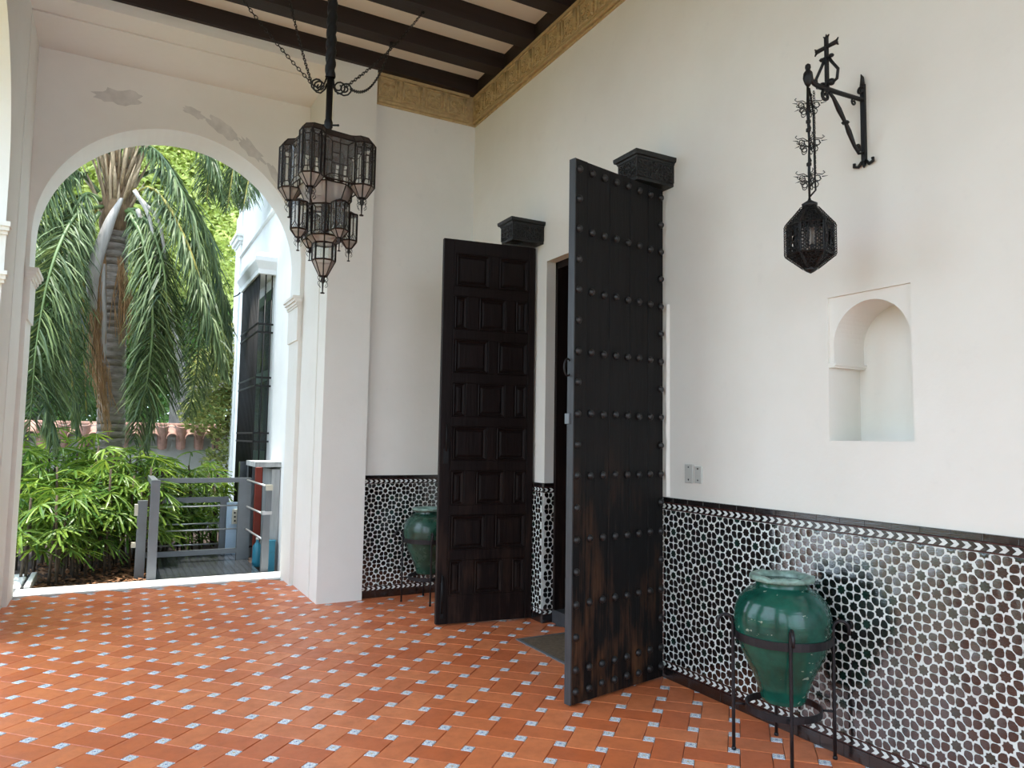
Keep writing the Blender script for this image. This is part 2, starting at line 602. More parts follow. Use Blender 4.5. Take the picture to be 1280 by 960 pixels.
nb = MB()
ND = 0.245
fnN = lambda u, v, d: V((XR + 0.012 + d, u, v))
arch_shell(nb, NY0, NY1, NZI, NZ1, (NY0 + NY1) / 2 - .006, NZI + 0.09, 0.205, fnN, ND - .012, 28, back=False, sides=False)
for (p, q) in (((NY0, NZI), (NY0, NZ1)), ((NY0, NZ1), (NY1, NZ1)), ((NY1, NZ1), (NY1, NZI))):
    nb.add([(XR, *p), (XR, *q), (XR + .012, *q), (XR + .012, *p)], [(0, 1, 2, 3)])
nb.add([(XR, NY0, NZ0), (XR, NY1, NZ0), (XR + ND, NY1, NZ0), (XR + ND, NY0, NZ0)], [(0, 1, 2, 3)])
for y in (NY0, NY1):
    nb.add([(XR, y, NZ0), (XR + ND, y, NZ0), (XR + ND, y, NZI), (XR, y, NZI)], [(0, 1, 2, 3)])
nb.add([(XR + ND, NY0 - .02, NZ0 - .01), (XR + ND, NY1 + .02, NZ0 - .01), (XR + ND, NY1 + .02, NZ1 + .06), (XR + ND, NY0 - .02, NZ1 + .06)], [(0, 1, 2, 3)])
niche = nb.build('niche', PLASTER, wall_right)
im = MB()
for (dz, h, pr) in ((0, .012, .022), (.012, .010, .014)):
    im.box((XR + .002, NY1 - pr - .02, NZI - h - dz), (XR + ND, NY1, NZI - dz))
    im.box((XR + .002, NY0, NZI - h - dz), (XR + ND, NY0 + pr * .3, NZI - dz))
im.build('impost', PLASTER, niche)

# dark room behind the doors
rm = MB()
x0 = XR + .09
rm.box((x0, DO0 - .05, -.02), (x0 + .10, DO0 + .05, DOH + .1))
rm.box((x0, DO1 - .035, -.02), (x0 + .10, DO1 + .05, DOH + .1))
rm.box((x0, DO0, DOH - .06), (x0 + .10, DO1, DOH + .1))
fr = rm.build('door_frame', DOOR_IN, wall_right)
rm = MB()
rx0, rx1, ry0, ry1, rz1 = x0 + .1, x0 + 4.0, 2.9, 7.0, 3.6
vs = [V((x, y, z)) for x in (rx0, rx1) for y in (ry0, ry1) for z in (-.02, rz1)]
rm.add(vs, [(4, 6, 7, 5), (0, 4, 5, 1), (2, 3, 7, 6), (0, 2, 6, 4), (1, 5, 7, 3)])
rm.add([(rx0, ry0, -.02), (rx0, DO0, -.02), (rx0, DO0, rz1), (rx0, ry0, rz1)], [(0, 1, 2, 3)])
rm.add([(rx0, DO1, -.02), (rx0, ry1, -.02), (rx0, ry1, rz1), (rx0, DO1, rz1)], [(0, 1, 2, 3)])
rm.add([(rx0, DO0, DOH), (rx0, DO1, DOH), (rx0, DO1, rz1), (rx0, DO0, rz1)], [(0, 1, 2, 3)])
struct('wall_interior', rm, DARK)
st = MB()
st.box((x0 - .005, DO0 + .002, -.01), (x0 + .35, DO1 - .002, .105))
st.build('door_step', SLATE, wall_right)

# ---- far wall: pier, flush wall, deep recess and arched opening
AC, AR, AZ = 0.455, 1.185, 3.285
PX0, PX1 = 1.68, 2.10
YG0, YG1, YA0, YA1, ZS = 7.015, 7.055, 7.711, 8.17, 5.0
wbk = MB()
wbk.add([(PX1, YB, -.02), (XR + .1, YB, -.02), (XR + .1, YB, 5.5), (PX1, YB, 5.5)], [(0, 1, 2, 3)])      # flush wall
wbk.add([(PX1, YP, -.02), (PX1, YB, -.02), (PX1, YB, 5.5), (PX1, YP, 5.5)], [(0, 1, 2, 3)])
wbk.add([(PX0, YP, -.02), (PX1, YP, -.02), (PX1, YP, 5.5), (PX0, YP, 5.5)], [(0, 1, 2, 3)])              # pier face
wbk.add([(XL - .6, YP, ZS), (PX0, YP, ZS), (PX0, YP, 5.5), (XL - .6, YP, 5.5)], [(0, 1, 2, 3)])          # above the recess
g = .014
prof = [(YP, 0), (YG0, 0), (YG0, g), (YG1, g), (YG1, 0), (YA0, 0)]                                       # reveal with its groove
for (ya, da), (yb_, db) in zip(prof, prof[1:]):
    wbk.add([(PX0 + da, ya, -.02), (PX0 + db, yb_, -.02), (PX0 + db, yb_, ZS + db), (PX0 + da, ya, ZS + da)], [(0, 1, 2, 3)])
    wbk.add([(PX0 + da, ya, ZS + da), (PX0 + db, yb_, ZS + db), (XL - db, yb_, ZS + db), (XL - da, ya, ZS + da)], [(0, 1, 2, 3)])
    wbk.add([(XL - da, ya, -.02), (XL - db, yb_, -.02), (XL - db, yb_, ZS + db), (XL - da, ya, ZS + da)], [(0, 1, 2, 3)])
arch_shell(wbk, XL - .1, PX0 + .1, -.02, ZS + .1, AC, AZ, AR, lambda u, v, d: V((u, YA0 + d, v)), YA1 - YA0, 48)
wbk.box((PX0 + .12, YB + .1, -.02), (XR + .9, YA1, 6.4))
wbk.box((XL - .6, YP + .6, -.02), (XL - .05, YA1, 5.5))
wall_back = struct('wall_back', wbk, PLASTER)
for sx, xj in ((1, AC + AR), (-1, AC - AR)):
    cp = MB()
    for (z0, z1, pr) in ((2.935, 2.965, .075), (2.905, 2.935, .06), (2.875, 2.905, .042), (2.855, 2.875, .03), (2.50, 2.855, .018)):
        xa, xb = sorted((xj + sx * .02, xj - sx * pr))
        cp.box((xa, YA0 - pr * .45, z0), (xb, YA1 + pr * .3, z1))
    cp.build('impost', PLASTER, wall_back)
pt = MB()
r2 = random.Random(3)
for (cx, cz, lx, lz, tilt) in ((-.10, 4.69, .20, .075, .15), (.55, 4.68, .10, .04, -.3), (.83, 4.57, .17, .06, -.55), (1.10, 4.42, .16, .055, -.75), (1.36, 4.17, .17, .035, -1.0)):
    pts = []
    for k in range(22):
        a = 2 * pi * k / 22
        rr = 1 + r2.uniform(-.28, .28)
        u, w = lx * cos(a) * rr, lz * sin(a) * rr
        pts.append((cx + u * cos(tilt) - w * sin(tilt), cz + u * sin(tilt) + w * cos(tilt)))
    pt.poly(pts, .0015, lambda u, v, d: V((u, YA0 - d, v)))
pt.build('plaster_patch', PATCH, wall_back)
sl = MB()
sl.box((AC - AR - .01, YA1 - .03, -.10), (AC + AR + .08, 8.50, .006))
struct('trim_3', sl, SILL)

# ---- arcade wall on the garden side
wl = MB()
LD = 0.4
bays = [5.20, 2.02, -1.16, -4.2]
edges = [6.739, 3.61, 0.43, -2.75, -5.45]
for k, yc in enumerate(bays):
    arch_shell(wl, edges[k + 1], edges[k], -.02, 5.5, yc, 3.285, 1.19, lambda u, v, d: V((XL - d, u, v)), LD, 36)
wall_left = struct('wall_left', wl, PLASTER)
for k, yc in enumerate(bays):
    for sy in (1, -1):
        yj = yc + sy * 1.19
        cp = MB()
        for (z0, z1, pr) in ((2.985, 3.02, .075), (2.955, 2.985, .06), (2.93, 2.955, .04), (2.66, 2.93, .02), (2.63, 2.66, .075), (2.60, 2.63, .055), (2.575, 2.60, .035)):
            ya, yb_ = sorted((yj + sy * .02, yj - sy * pr))
            cp.box((XL - LD - pr * .5, ya, z0), (XL + pr * .5, yb_, z1))
        cp.build('impost', PLASTER, wall_left)

# ---- ceiling: pale boards between dark beams, a thin perimeter board
ce = MB()
ce.box((XL - .7, -5.0, ZC), (XR + .4, YA1 + .15, ZC + .25))
ceiling = struct('ceiling', ce, CEIL)
y = 6.695
k = 0
while y > -4.8:
    bm_ = MB()
    y1 = YB - .001 if k == 0 else y + .163
    bm_.box((XL - .05, y, ZBEAM), (XR - .002, y1, ZC + .01))
    bm_.build('beam', BEAM, ceiling)
    y -= .592
    k += 1
bm_ = MB()
bm_.box((XR - .027, -5.0, ZBEAM - .002), (XR - .001, YB - .002, ZC + .01))
bm_.build('wall_plate', BEAM, ceiling)

# ---- moulded frieze: one relief panel repeated along both walls
FZ0, FZ1 = 4.795, 5.09
UNIT = 0.246


def frieze_mesh():
    f = MB()
    H = FZ1 - FZ0
    fn = lambda u, v, d: V((u, -d, v))
    f.box((-UNIT / 2, -.012, 0), (UNIT / 2, 0, H))
    f.box((-UNIT / 2, -.026, 0), (UNIT / 2, 0, .022))
    f.box((-UNIT / 2, -.020, .034), (UNIT / 2, 0, .046))
    f.box((-UNIT / 2, -.026, H - .03), (UNIT / 2, 0, H))
    z0, z1 = .062, H - .045
    hw = UNIT / 2 - .012
    for (a, b) in (((-hw, z0), (-hw, z1)), ((-hw, z1), (hw * .55, z1)), ((hw * .55, z1), (hw * .55, z0 + .02)), ((-hw, z0), (hw * .2, z0)), ((hw * .78, z0), (hw * .78, z1))):
        f.tube([(a[0], -.016, a[1]), (b[0], -.016, b[1])], .0125, 5)
    for (cx, cz, R0, turns, s0, dirn) in ((-.045, .165, .042, 1.6, 0.4, 1), (.012, .105, .03, 1.4, 2.4, -1), (-.065, .09, .022, 1.2, 1.0, 1), (.03, .19, .02, 1.2, 0, 1)):
        P = []
        for i in range(22):
            t = i / 21
            a = s0 + dirn * t * turns * 2 * pi
            r = R0 * (1 - .8 * t)
            P.append((cx + r * cos(a), -.016, cz + r * sin(a)))
        f.tube(P, .0095, 5)
    for (cx, cz, rx) in ((-.045, .165, .014), (.085, .08, .012), (.085, .16, .014), (.085, .21, .01), (-.02, .07, .01), (.105, .12, .008)):
        f.ball((cx, -.016, cz), rx * 1.35, 8)
    return f.mesh('frieze_panel', FRIEZE)


FM = frieze_mesh()
t1 = MB(); t1.box((XR - .012, -5.0, FZ0 - .02), (XR + .05, YB, FZ1 + .0))
trim1 = struct('trim_1', t1, FRIEZE)
y = YB - .02 - UNIT / 2
while y > 1.2:
    link('frieze_panel', FM, trim1, (XR - .012, y, FZ0), rot=(0, 0, -pi / 2))
    y -= UNIT
t2 = MB(); t2.box((PX1 + .002, YB - .012, FZ0 - .02), (XR, YB + .05, FZ1))
trim2 = struct('trim_2', t2, FRIEZE)
x = PX1 + .02 + UNIT / 2
while x < XR - .1:
    link('frieze_panel', FM, trim2, (x, YB - .012, FZ0))
    x += UNIT


# ---- tiled dado
T = 0.1365
ZT0 = 0.1105
dl = 0.1464


def petal_pts():
    return [(-.138, 0), (-.115, .055), (-.06, .122), (.03, .166), (.085, .115), (.122, .055), (.122, -.055), (.085, -.115), (.03, -.166), (-.06, -.122), (-.115, -.055)]


def star_pts():
    return [((.17 if k % 2 == 0 else .132) * cos(pi * k / 8), (.17 if k % 2 == 0 else .132) * sin(pi * k / 8)) for k in range(16)]


PP, SP = [(a * 1.09, b * 1.07) for a, b in petal_pts()], [(a * 1.08, b * 1.08) for a, b in star_pts()]
PET_ME = MB().dome([(a * T, b * T) for a, b in PP], .0007, .00026, lambda u, v, d: V((u, v, d))).mesh('petal', PETAL)
TILE_ME = MB().slab(lambda u, v, d: V((u, v, d)), T - .0012, T - .0012, -.006, 0, .0008).mesh('dado_tile', TILE_WHITE)


def dado(wall, fn, frame, u0, u1, off, limit=0, step=1):
    """tile the strip u0..u1 of a wall; fn(u, z, d) -> point, frame = 3x3 rotation taking (u, z, d) there"""
    d0 = MB()
    a, b = min(u0, u1), max(u0, u1)
    d0.add([fn(a, 0, .002), fn(b, 0, .002), fn(b, 1.145, .002), fn(a, 1.145, .002), fn(a, 0, 0), fn(b, 0, 0), fn(b, 1.145, 0), fn(a, 1.145, 0)],
           [(0, 1, 2, 3), (0, 4, 7, 3), (1, 5, 6, 2), (3, 2, 6, 7)])
    base = d0.build('tile_dado', GROUT, wall)
    n0, n1 = math.floor((a - off) / T), math.ceil((b - off) / T)
    E = frame.to_euler()
    pets, stars = [], []
    for i in range(n0, n1):
        for j in range(7):
            ca, cz = off + (i + .5) * T, ZT0 + (j + .5) * T
            lo, hi = max(a, ca - T / 2), min(b, ca + T / 2)
            if hi - lo < .02:
                continue
            if hi - lo > T - .002:
                link('dado_tile', TILE_ME, base, fn(ca, cz, .010), rot=E)
            else:
                q = MB().slab(lambda u, v, d: fn((lo + hi) / 2 + u, cz + v, d), hi - lo - .001, T - .0012, .003, .010, .0008)
                q.build('dado_tile', TILE_WHITE, base)
            stars.append((ca, cz, 0))
            stars.append((ca - T / 2, cz - T / 2, 1))
            if j == 6:
                stars.append((ca - T / 2, cz + T / 2, 1))
    for i in range(n0 - 1, n1 + 1):
        for j in range(8):
            # white crosses sit on the middles of the tile sides; each owns the petals on its diagonals
            for (px, py) in ((.5, 0), (0, .5)):
                for (sx, sy) in ((1, 1), (-1, 1), (-1, -1), (1, -1)):
                    pets.append((off + (i + px + sx * dl) * T, ZT0 + (j + py + sy * dl) * T, atan2(sy, sx)))
    seen, P2 = set(), []
    for (gx, gy, an) in pets:
        k = (round(gx / .004), round(gy / .004))
        if k in seen:
            continue
        seen.add(k)
        if a + .001 < gx < b - .001 and ZT0 + .001 < gy < ZT0 + 7 * T - .001:
            P2.append((gx, gy, an))
    S2 = [q for q in stars if a - .004 < q[0] < b + .004]
    if limit:
        key = lambda p: (fn(p[0], p[1], 0) - CAM_POS).length
        vis = sorted([p for p in P2 if in_view(fn(p[0], p[1], 0), 5) and a + .03 < p[0] < b - .03 and ZT0 + .02 < p[1] < ZT0 + 7 * T - .02], key=key)[:limit]
        vid = {(p[0], p[1]) for p in vis}
        for (gx, gy, an) in vis:
            o = link('petal', PET_ME, base, fn(gx, gy, .0100))
            rr = frame @ Matrix.Rotation(an, 3, 'Z') @ Matrix.Rotation(rng.gauss(0, .022), 3, 'X') @ Matrix.Rotation(rng.gauss(0, .022), 3, 'Y')
            o.rotation_euler = rr.to_euler()
        P2 = [p for p in P2 if (p[0], p[1]) not in vid]
    cl = lambda q, lo, hi: max(lo, min(hi, q))
    mb = MB()
    for (gx, gy, an) in P2:
        c, s = cos(an), sin(an)
        tx, ty = rng.gauss(0, .022), rng.gauss(0, .022)
        mb.dome([(x_ * T, y_ * T) for x_, y_ in PP], .0007, .00026, lambda u, v, d: fn(cl(gx + u * c - v * s, a + .002, b - .002), cl(gy + u * s + v * c, ZT0 + .001, ZT0 + 7 * T - .001), .0100 + d + tx * u + ty * v))
    mb.build('petal', PETAL, base, kind='stuff')
    for gl, mt in ((0, PETAL), (1, STAR_GREEN)):
        mb = MB()
        for (gx, gy, gg) in S2:
            if gg != gl:
                continue
            mb.dome([(x_ * T, y_ * T) for x_, y_ in SP], .0007, .0002, lambda u, v, d: fn(cl(gx + u, a + .002, b - .002), cl(gy + v, ZT0 + .001, ZT0 + 7 * T - .001), .0100 + d))
        mb.build('star', mt, base, kind='stuff')
    # borders
    for (z0, z1, nm, mt) in ((.0, .0645, 'skirting_tile', TILE_BLACK), (1.113, 1.145, 'cap_tile', TILE_BLACK)):
        w = .1365
        i0, i1 = math.floor((a - off) / w), math.ceil((b - off) / w)
        for i in range(i0, i1):
            lo, hi = max(a, off + i * w), min(b, off + (i + 1) * w)
            if hi - lo < .01:
                continue
            q = MB().slab(lambda u, v, d: fn((lo + hi) / 2 + u, (z0 + z1) / 2 + v, d), hi - lo - .0015, z1 - z0 - .001, .002, .012 + rng.uniform(0, .001), .0015)
            q.build(nm, mt, base)
    for (z0, z1) in ((1.066, 1.113), (.0645, .1105)):
        q = MB()
        q.slab(lambda u, v, d: fn((a + b) / 2 + u, (z0 + z1) / 2 + v, d), b - a, z1 - z0 - .001, .002, .010, .001)
        q.build('band', TILE_BLACK, base)
        q = MB()
        for zz in (z0 + .003, z1 - .003):
            q.slab(lambda u, v, d: fn((a + b) / 2 + u, zz + v, d), b - a, .004, .009, .0115, .0008)
        q.build('fillet', BAND_RED, base)
        q = MB()
        zc, hh, pw = (z0 + z1) / 2, .0145, .0495
        n = int((b - a) / pw)
        for i in range(n):
            c0 = a + (i + .5) * pw
            sg = step
            pts = [(-.019, hh), (.004, hh), (.021, 0), (.004, -hh), (-.019, -hh), (-.002, 0)]
            q.poly([(sg * x_, y_) for x_, y_ in pts], .0015, lambda u, v, d: fn(c0 + u, zc + v, .0098 + d))
        q.build('chevron', TILE_WHITE, base, kind='stuff')
    return base


FR = Matrix(((0, 0, -1), (-1, 0, 0), (0, 1, 0)))       # u -> -y, v -> z, d -> -x
fr_ = lambda u, z, d: V((XR - d, -u, z))
dado(wall_right, fr_, FR, -(DO0 - .03), -0.9, -2.038, limit=300)
dado(wall_right, fr_, FR, -(DO1 + .30), -DO1, -2.038)
FB = Matrix(((1, 0, 0), (0, 0, -1), (0, 1, 0)))
dado(wall_back, lambda u, z, d: V((u, YB - d, z)), FB, PX1 + .001, XR - .012, PX1 + .012)
dado(wall_right, lambda u, z, d: V((u, DO1 - d, z)), FB, XR - .011, XR + .09, XR - .03)

# ================================================================== DOORS
LH = 3.185                                 # leaf height
LW = 0.838


def leaf_frame(hx, hy, ox, oy, out):
    """u runs from the hinge to the free edge, w out of the face that we see, z up"""
    h, o = V((hx, hy, 0)), V((ox, oy, 0))
    u = (o - h).normalized()
    w = V((u.y, -u.x, 0)) * out
    mt = Matrix((u, w, V((0, 0, 1)))).transposed().to_4x4()
    mt.translation = h
    return mt


# ---- studded leaf, its outer face towards us
MR = leaf_frame(3.163, 3.756, 2.345, 3.577, -1)
if (MR.to_3x3() @ V((0, 1, 0))).y > 0:
    MR = leaf_frame(3.163, 3.756, 2.345, 3.577, 1)
door_2 = MB()
door_2.box((0, -.044, .012), (LW, -.022, LH))
door2 = door_2.build('door_2', DOOR_OUT, xf=MR, kind='structure')
tag(door2, 'tall black door leaf with rows of iron studs, standing open beside the green jar', 'door')
edges_u = [0.0, .155, .335, .53, .735, LW]
for a, b in zip(edges_u, edges_u[1:]):
    p = MB()
    n = 7
    f0 = lambda u, v, d: V(((a + b) / 2 + u, d, LH / 2 + .006 + v))
    p.slab(f0, b - a - .003, LH - .012, -.022, 0.0 if b < LW else .004, .0025)
    p.build('plank', DOOR_OUT, door2, xf=MR)
p = MB()
p.box((LW - .002, -.046, .012), (LW + .006, .003, LH))
e = p.build('free_edge', DOOR_EDGE, door2, xf=MR)
e['label'] = 'grey weathered edge of the leaf'
STUD_ME = MB().lathe([(.0235, 0), (.0235, .003), (.021, .010), (.014, .017), (.006, .0205), (.001, .021)], 12).mesh('stud', STUD)


def stud(u, z):
    mt = MR @ Matrix.Translation((u, .003, z)) @ Matrix.Rotation(-pi / 2, 4, 'X')
    o = link('stud', STUD_ME, door2)
    o.matrix_world = mt


cols = [.030 + i * (LW - .062) / 7 for i in range(8)]
rows = [3.125 - .3655 * k for k in range(9)] + [.085]
for k, z in enumerate(rows):
    for i, u in enumerate(cols):
        stud(u, z + rng.uniform(-.004, .004))
    if k < 8:
        for u in (cols[0], cols[-1]):
            stud(u, z - .183)
p = MB()
ring = [(LW + .02 + .03 * sin(t * 2 * pi / 12), -.03, 1.93 + .05 * cos(t * 2 * pi / 12)) for t in range(12)]
p.tube(ring, .006, 6, closed=True)
p.build('pull_ring', IRON, door2, xf=MR)
p = MB()
p.box((LW + .004, -.055, 1.60), (LW + .016, -.02, 1.66))
p.build('latch', STEEL, door2, xf=MR)

lp = MB()
zz = [1.15 + .09 * i for i in range(15)]
lp.loft([[V((XR - .012 - rng.uniform(0, .008), 3.736, z)), V((XR, 3.722, z)), V((XR, 3.765, z)), V((XR - .012, 3.765, z))] for z in zz])
lp.build('plaster_lip', PLASTER, wall_right)

# ---- panelled leaf, its inner face towards us
ML = leaf_frame(3.168, 5.452, 2.352, 5.566, 1)
if (ML.to_3x3() @ V((0, 1, 0))).y > 0:
    ML = leaf_frame(3.168, 5.452, 2.352, 5.566, -1)
LWL = 0.824
LHL = 3.175
d1 = MB()
d1.box((0, -.050, .012), (LWL, -.020, LHL))
door1 = d1.build('door_1', DOOR_IN, xf=ML, kind='structure')
tag(door1, 'dark door leaf of raised square panels, standing open in front of the second jar', 'door')


def dpart(name, u0, u1, z0, z1, d=0.0, ch=.003, mt=DOOR_IN, w0=-.02):
    q = MB()
    q.slab(lambda u, v, dd: V(((u0 + u1) / 2 + u, dd, (z0 + z1) / 2 + v)), u1 - u0, z1 - z0, w0, d, ch)
    return q.build(name, mt, door1, xf=ML)


PITZ, P0 = .3635, LHL - .115
dpart('stile', 0, .060, .012, LHL)
dpart('stile', LWL - .088, LWL, .012, LHL)
dpart('rail', .061, LWL - .089, P0, LHL)
two = [(.107, .404), (.486, .758)]
three = [(.099, .214), (.313, .560), (.643, .758)]
for r in range(8):
    zt = P0 - r * PITZ
    zb = zt - .280
    cells = two if r % 2 == 0 else three
    cells = sorted([(max(.066, LWL - b), LWL - a) for a, b in cells])
    dpart('rail', .061, LWL - .089, zb - (PITZ - .280) + .001 if r < 7 else .012, zb - .001)
    cuts = [.061] + [v for c in cells for v in c] + [LWL - .089]
    for a, b in zip(cuts[0::2], cuts[1::2]):
        if b - a > .006:
            dpart('muntin', a, b, zb, zt)
    for (a, b) in cells:
        q = MB()
        ins = .026
        fnp = lambda u, v, dd: V(((a + b) / 2 + u, dd, (zb + zt) / 2 + v))
        w_, h_ = (b - a), (zt - zb)
        rings = []
        for (i_, d_) in ((0, 0), (.006, -.002), (.012, .005), (.018, -.006), (.030, -.012), (.046, -.002), (.050, -.002)):
            rings.append([fnp(sx * (w_ / 2 - min(i_, w_ * .42)), sy * (h_ / 2 - i_), d_) for sx, sy in ((-1, -1), (1, -1), (1, 1), (-1, 1))])
        q.loft(rings)
        base_i = len(q.v)
        q.add(rings[-1], [(0, 1, 2, 3)])
        q.build('panel', DOOR_IN, door1, xf=ML)
q = MB()
q.box((LWL - .055, 0, .06), (LWL - .03, .012, .34)); q.tube([(LWL - .042, .012, .10), (LWL - .042, .016, .40)], .008, 6)
q.build('floor_bolt', IRON, door1, xf=ML)
q = MB()
q.box((LWL - .07, 0, 1.30), (LWL - .03, .01, 1.42)); q.tube([(LWL - .05, .02, 1.40), (LWL - .05, .02, 1.62)], .007, 6)
q.build('latch', IRON, door1, xf=ML)

# ---- carved corbel blocks over the pivots
for (y0, y1, lab) in ((3.652, 3.902, 'black carved timber block over the pivot of the studded door leaf'),
                      (5.328, 5.590, 'black carved timber block over the pivot of the panelled door leaf')):
    bx0, bx1 = 2.855, XR - .001
    k = thing('carved_block', lab, 'corbel', (bx1, (y0 + y1) / 2, 3.19), 'carved pivot blocks above the doors')
    q = MB()
    for (pr, z0, z1) in ((-.030, 3.192, 3.215), (-.024, 3.215, 3.335)):
        q.box((bx0 - pr, y0 - pr, z0), (bx1, y1 + pr, z1))
    q.build('body', CARVED, k)
    q = MB()
    rings = []
    for (pr, z) in ((-.02, 3.335), (-.016, 3.347), (-.004, 3.352), (0, 3.366), (0, 3.381)):
        rings.append([V((x_, y_, z)) for x_, y_ in ((bx0 - pr, y0 - pr), (bx1, y0 - pr), (bx1, y1 + pr), (bx0 - pr, y1 + pr))])
    q.loft(rings)
    q.add(rings[-1], [(0, 1, 2, 3)])
    q.build('cornice', CARVED, k)
    q = MB()
    r3 = random.Random(11)
    nx = 7
    for i in range(nx):
        for j in range(3):
            xx = bx0 + .05 + (bx1 - bx0 - .085) * i / (nx - 1)
            zz = 3.228 + j * .037 + .006
            P = []
            s0 = r3.uniform(0, 6)
            for t in range(12):
                a = s0 + t / 11 * 6.5
                rr = .019 * (1 - .75 * t / 11)
                P.append((xx + rr * cos(a), y0 + .022, zz + rr * sin(a)))
            q.tube(P, .005, 5)
    for i in range(4):
        for j in range(3):
            yy = y0 + .055 + (y1 - y0 - .11) * i / 3
            zz = 3.234 + j * .037
            P = []
            s0 = r3.uniform(0, 6)
            for t in range(12):
                a = s0 + t / 11 * 6.5
                rr = .019 * (1 - .75 * t / 11)
                P.append((bx0 + .022, yy + rr * cos(a), zz + rr * sin(a)))
            q.tube(P, .005, 5)
    q.build('carving', CARVED, k, kind='stuff')
    q = MB()
    q.lathe([(.05, 3.186), (.05, 3.192)], 12, ((bx0 + .12), (y0 + y1) / 2, 0))
    q.build('pivot_plate', IRON, k)

# ---- door mat let into the floor
k = thing('door_mat', 'brown coir mat in a grey metal frame on the floor between the door leaves', 'mat', (3.0, 4.6, 0))
q = MB(); q.box((MATX0 + .022, MATY0 + .022, -.012), (MATX1 - .02, MATY1 - .022, .006)); q.build('pile', COIR, k)
q = MB()
for a, b in (((MATX0, MATY0), (MATX1, MATY0 + .022)), ((MATX0, MATY1 - .022), (MATX1, MATY1)), ((MATX0, MATY0 + .022), (MATX0 + .022, MATY1 - .022)), ((MATX1 - .02, MATY0 + .022), (MATX1, MATY1 - .022))):
    q.box((*a, -.012), (*b, .008))
q.build('frame', STEEL, k)

# ---- switch plates
for (ya, yb_, z0, z1, lab) in ((3.570, 3.496, 1.250, 1.366, 'larger pale blanking plate with two dark screws on the white wall'),
                               (3.481, 3.419, 1.252, 1.357, 'smaller grey switch plate beside the two-screw plate on the white wall')):
    k = thing('wall_plate', lab, 'switch', (XR, (ya + yb_) / 2, z0))
    q = MB()
    q.slab(lambda u, v, d: V((XR - d, (ya + yb_) / 2 + u, (z0 + z1) / 2 + v)), ya - yb_, z1 - z0, 0, .012, .003)
    q.build('plate', PLATE, k)
    for dz in (.35, -.32):
        q = MB()
        q.lathe([(.0055, 0), (.0055, .0025), (.001, .003)], 8)
        mt = Matrix.Translation((XR - .0115, (ya + yb_) / 2, (z0 + z1) / 2 + dz * (z1 - z0))) @ Matrix.Rotation(-pi / 2, 4, 'Y')
        q.build('screw', SCREW, k, xf=mt)


# ================================================================== JARS ON IRON STANDS
def jar(loc, mat, lab, chipped):
    k = thing('glazed_jar', lab, 'jar', loc)
    prof = [(.100, .255), (.103, .262), (.112, .30), (.135, .36), (.168, .43), (.198, .50), (.2165, .555), (.2265, .61),
            (.2285, .655), (.2215, .70), (.203, .742), (.172, .776), (.140, .797), (.126, .806), (.122, .818), (.124, .832)]
    fine = []
    for (r0, z0), (r1, z1) in zip(prof, prof[1:]):
        for t in range(3):
            f = t / 3
            z = z0 + (z1 - z0) * f
            fine.append((r0 + (r1 - r0) * f + .0011 * sin(z * 240), z))
    fine.append(prof[-1])
    q = MB()
    q.lathe(fine, 40, (loc[0], loc[1], 0))
    q.build('body', mat, k)
    q = MB()
    lip = [(.124, .828), (.150, .834), (.1545, .842), (.153, .853), (.146, .858), (.118, .856), (.108, .846), (.106, .82), (.104, .74)]
    q.lathe(lip, 40, (loc[0], loc[1], 0), cap=False)
    o = q.build('lip', JAR_LIP, k)
    if chipped:
        o['label'] = 'pale chipped rim of the jar'
        for v in o.data.vertices:
            a = atan2(v.co.y - loc[1], v.co.x - loc[0])
            if v.co.z > .84:
                v.co.z += .003 * sin(a * 5) - .0025 * sin(a * 11 + 1) + .002 * sin(a * 23)
    q = MB()
    q.lathe([(.113, .80), (.02, .80)], 24, (loc[0], loc[1], 0))
    q.build('inside', DARK, k)
    return k


def ring_band(q, c, r, z0, z1, th):
    q.lathe([(r, z0), (r + th, z0), (r + th, z1), (r, z1), (r, z0)], 40, (c[0], c[1], 0), smooth=False, cap=False)


def stand(loc, a0, lab):
    k = thing('jar_stand', lab, 'stand', loc)
    q = MB(); ring_band(q, loc, .2205, .545, .583, .006); q.build('upper_ring', STAND, k)
    q = MB(); ring_band(q, loc, .172, .205, .238, .007); q.build('lower_ring', STAND, k)
    for i in range(4):
        a = a0 + i * pi / 2
        d = V((cos(a), sin(a), 0))
        c = V(loc)
        R = .2335
        P = [c + d * R + V((0, 0, z)) for z in (0, .2, .4, .6)]
        for t in range(1, 9):
            b = pi * t / 8
            P.append(c + d * (R + .036 - .036 * cos(b)) + V((0, 0, .615 + .036 * sin(b))))
        P.append(P[-1] + V((0, 0, -.03)))
        q = MB(); q.tube(P, .0085, 8)
        q.lathe([(.011, 0), (.011, .012), (.0085, .016)], 8, (P[0].x, P[0].y, 0))
        l_ = q.build('leg', STAND, k)
        q = MB(); q.tube([c + d * .176 + V((0, 0, .222)), c + d * R + V((0, 0, .222))], .006, 6)
        q.build('strut', STAND, k)
    return k


J1 = (2.940, 2.600, 0)
J2 = (2.635, 6.47, 0)
A1 = atan2(2.748 - 2.60, 2.763 - 2.94)
jar(J1, GREEN_GLAZE, 'glossy green glazed jar with a chipped pale rim beside the studded door', True)
stand(J1, A1, 'four-legged black iron stand holding the jar with the chipped rim')
jar(J2, GREEN_GLAZE_DARK, 'dark green jar half hidden behind the panelled door leaf', False)
stand(J2, A1 + .45, 'thin iron stand under the half hidden jar by the far wall')

# ================================================================== HANGING STAR LANTERN
LX, LY = 1.130, 4.65
lan = thing('star_lantern', 'large star-shaped glass and lead lantern hung on a thick dark rod', 'lantern', (LX, LY, 2.45))


def came(q, P, w=.0042):
    for a, b in zip(P, P[1:] + P[:1]):
        q.bar(a, b, w)


